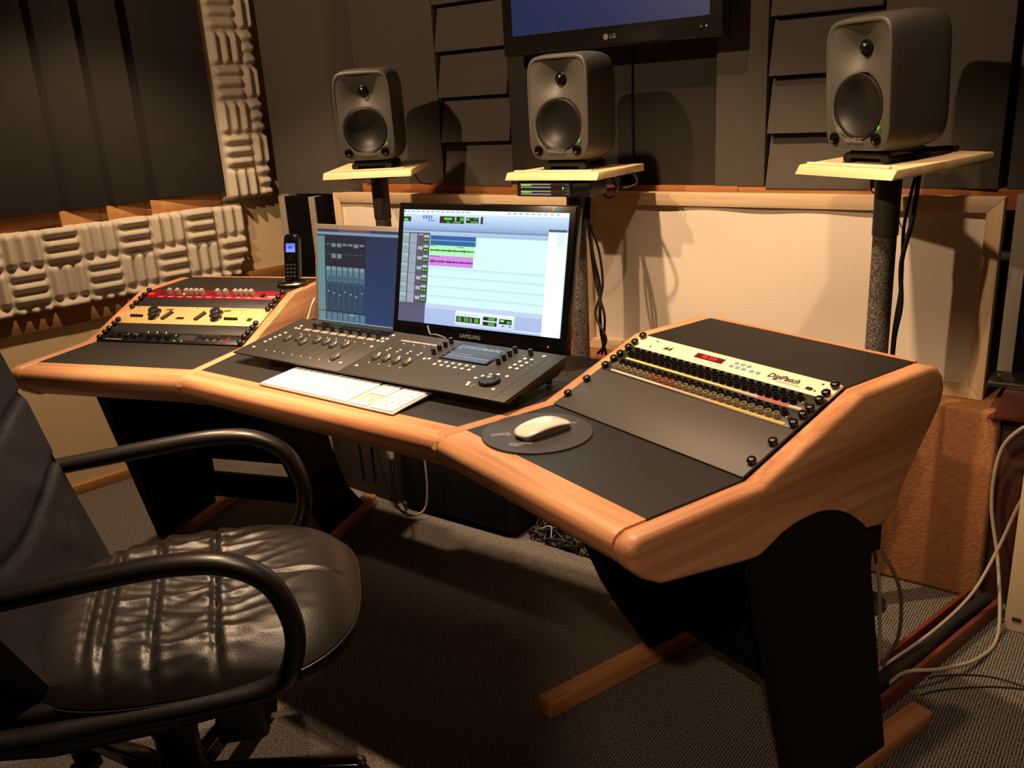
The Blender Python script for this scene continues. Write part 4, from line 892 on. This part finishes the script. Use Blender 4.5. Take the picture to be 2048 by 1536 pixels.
# backrest
def back(u, v, off):
    z = .47+.66*v; s = u*2-1
    hw = .20+.075*math.sin(PI*min(1, (v+.08)/.75)*.5)-.10*max(0, (v-.45)/.55)**1.6
    xx = -.165-.21*(z-.47)-.03*math.sin(PI*v) + .055*abs(s)**2.2*(1-.3*v) + .018*math.sin(PI*v*2.0)*(1-s*s)
    seam = 0
    for c0 in (.22, .43, .64):
        dd = (v-c0-.10*abs(s)**2)
        seam -= .010*math.exp(-(dd/.013)**2)
    seam += .012*math.cos(PI*s*.5)
    wr = .002*math.sin(60*z+9*s)*math.exp(-((abs(s)-.6)/.2)**2)
    return Vector((xx+off+ (seam+wr if off > -.02 else 0), s*hw*(1 if off > -.02 else .97), z))
b = B(); sheet(b, lambda u, v: back(u, v, 0), 60, 80)
sheet(b, lambda u, v: back(1-u, v, -.075), 40, 40)
N_ = 60
def rim(u, v):
    k = u*4
    if k < 1: a, c = k, 0.0
    elif k < 2: a, c = 1.0, k-1
    elif k < 3: a, c = 3-k, 1.0
    else: a, c = 0.0, 4-k
    f0, f1 = back(a, c, 0), back(a, c, -.075); p = f0.lerp(f1, v); bul = .022*math.sin(PI*v)
    cz = Vector((p.x, 0, .8)); d = p-cz; d.x = 0; d.normalize(); return p+d*bul
sheet(b, rim, 160, 9); obj('backrest', b, M_back, ch, ang=85)
# arm loops
for s in (1, -1):
    y = .272*s
    pts = [(-.255, y, .652), (-.12, y, .664), (.02, y, .676), (.12, y, .680), (.195, y, .668), (.250, y, .628), (.275, y, .56), (.272, y, .50), (.245, y, .452), (.18, y, .436), (.0, y, .428), (-.15, y, .424), (-.25, y, .44), (-.31, y, .50), (-.32, y, .58), (-.30, y, .636)]
    b = B(); tube(b, crom(pts, 7, True), .0225, 14, True, None, (0, 1, 0), .0165); arm = obj('armrest', b, M_chp, ch, ang=80)
    b = B(); bx(b, .02, .10, min(.17*s, .26*s), max(.17*s, .26*s), .412, .436, bev=.005); obj('arm_bracket', b, M_chp, ch)
b = B(); lathe(b, [(.036, .10), (.040, .12), (.040, .20), (.044, .203), (.044, .30), (.038, .302), (.038, .385)], 24); obj('column', b, M_chp, ch)
b = B(); bx(b, -.09, .14, -.06, .06, .335, .386, bev=.012); obj('tilt_mechanism', b, M_chp, ch)
b = B(); bx(b, .10, .19, -.125, -.035, .235, .385, bev=.012, seg=3); obj('tension_housing', b, M_chp, ch)
b = B(); prism(b, [(-.05, .34), (-.21, .34), (-.245, .40), (-.27, .62), (-.255, .62), (-.225, .42), (-.2, .37), (-.05, .37)], -.035, .035, 'y', None, .004); obj('back_bar', b, M_chp, ch)
b = B(); lathe(b, [(.045, .055), (.05, .07), (.045, .105), (.034, .11)], 20); obj('hub', b, M_chp, ch)
for k in range(5):
    a = math.radians(-5+72*k); R_ = RZ(a)
    b = B(); prism(b, [(.03, .06), (.03, .105), (.12, .10), (.33, .078), (.35, .070), (.345, .058), (.30, .056)], -.019, .019, 'y', R_, .008, 3); obj('base_leg', b, M_gloss, ch)
    c = B(); lathe(c, [(.027, -.02), (.03, -.016), (.03, .016), (.027, .02)], 18, R_ @ T(.325, 0, .03) @ RZ(.6*k) @ RX(PI/2)); obj('caster', c, M_rubber, ch)
    c = B(); lathe(c, [(.006, .03), (.006, .06)], 8, R_ @ T(.325, 0, 0)); obj('caster_stem', c, M_metal, ch)
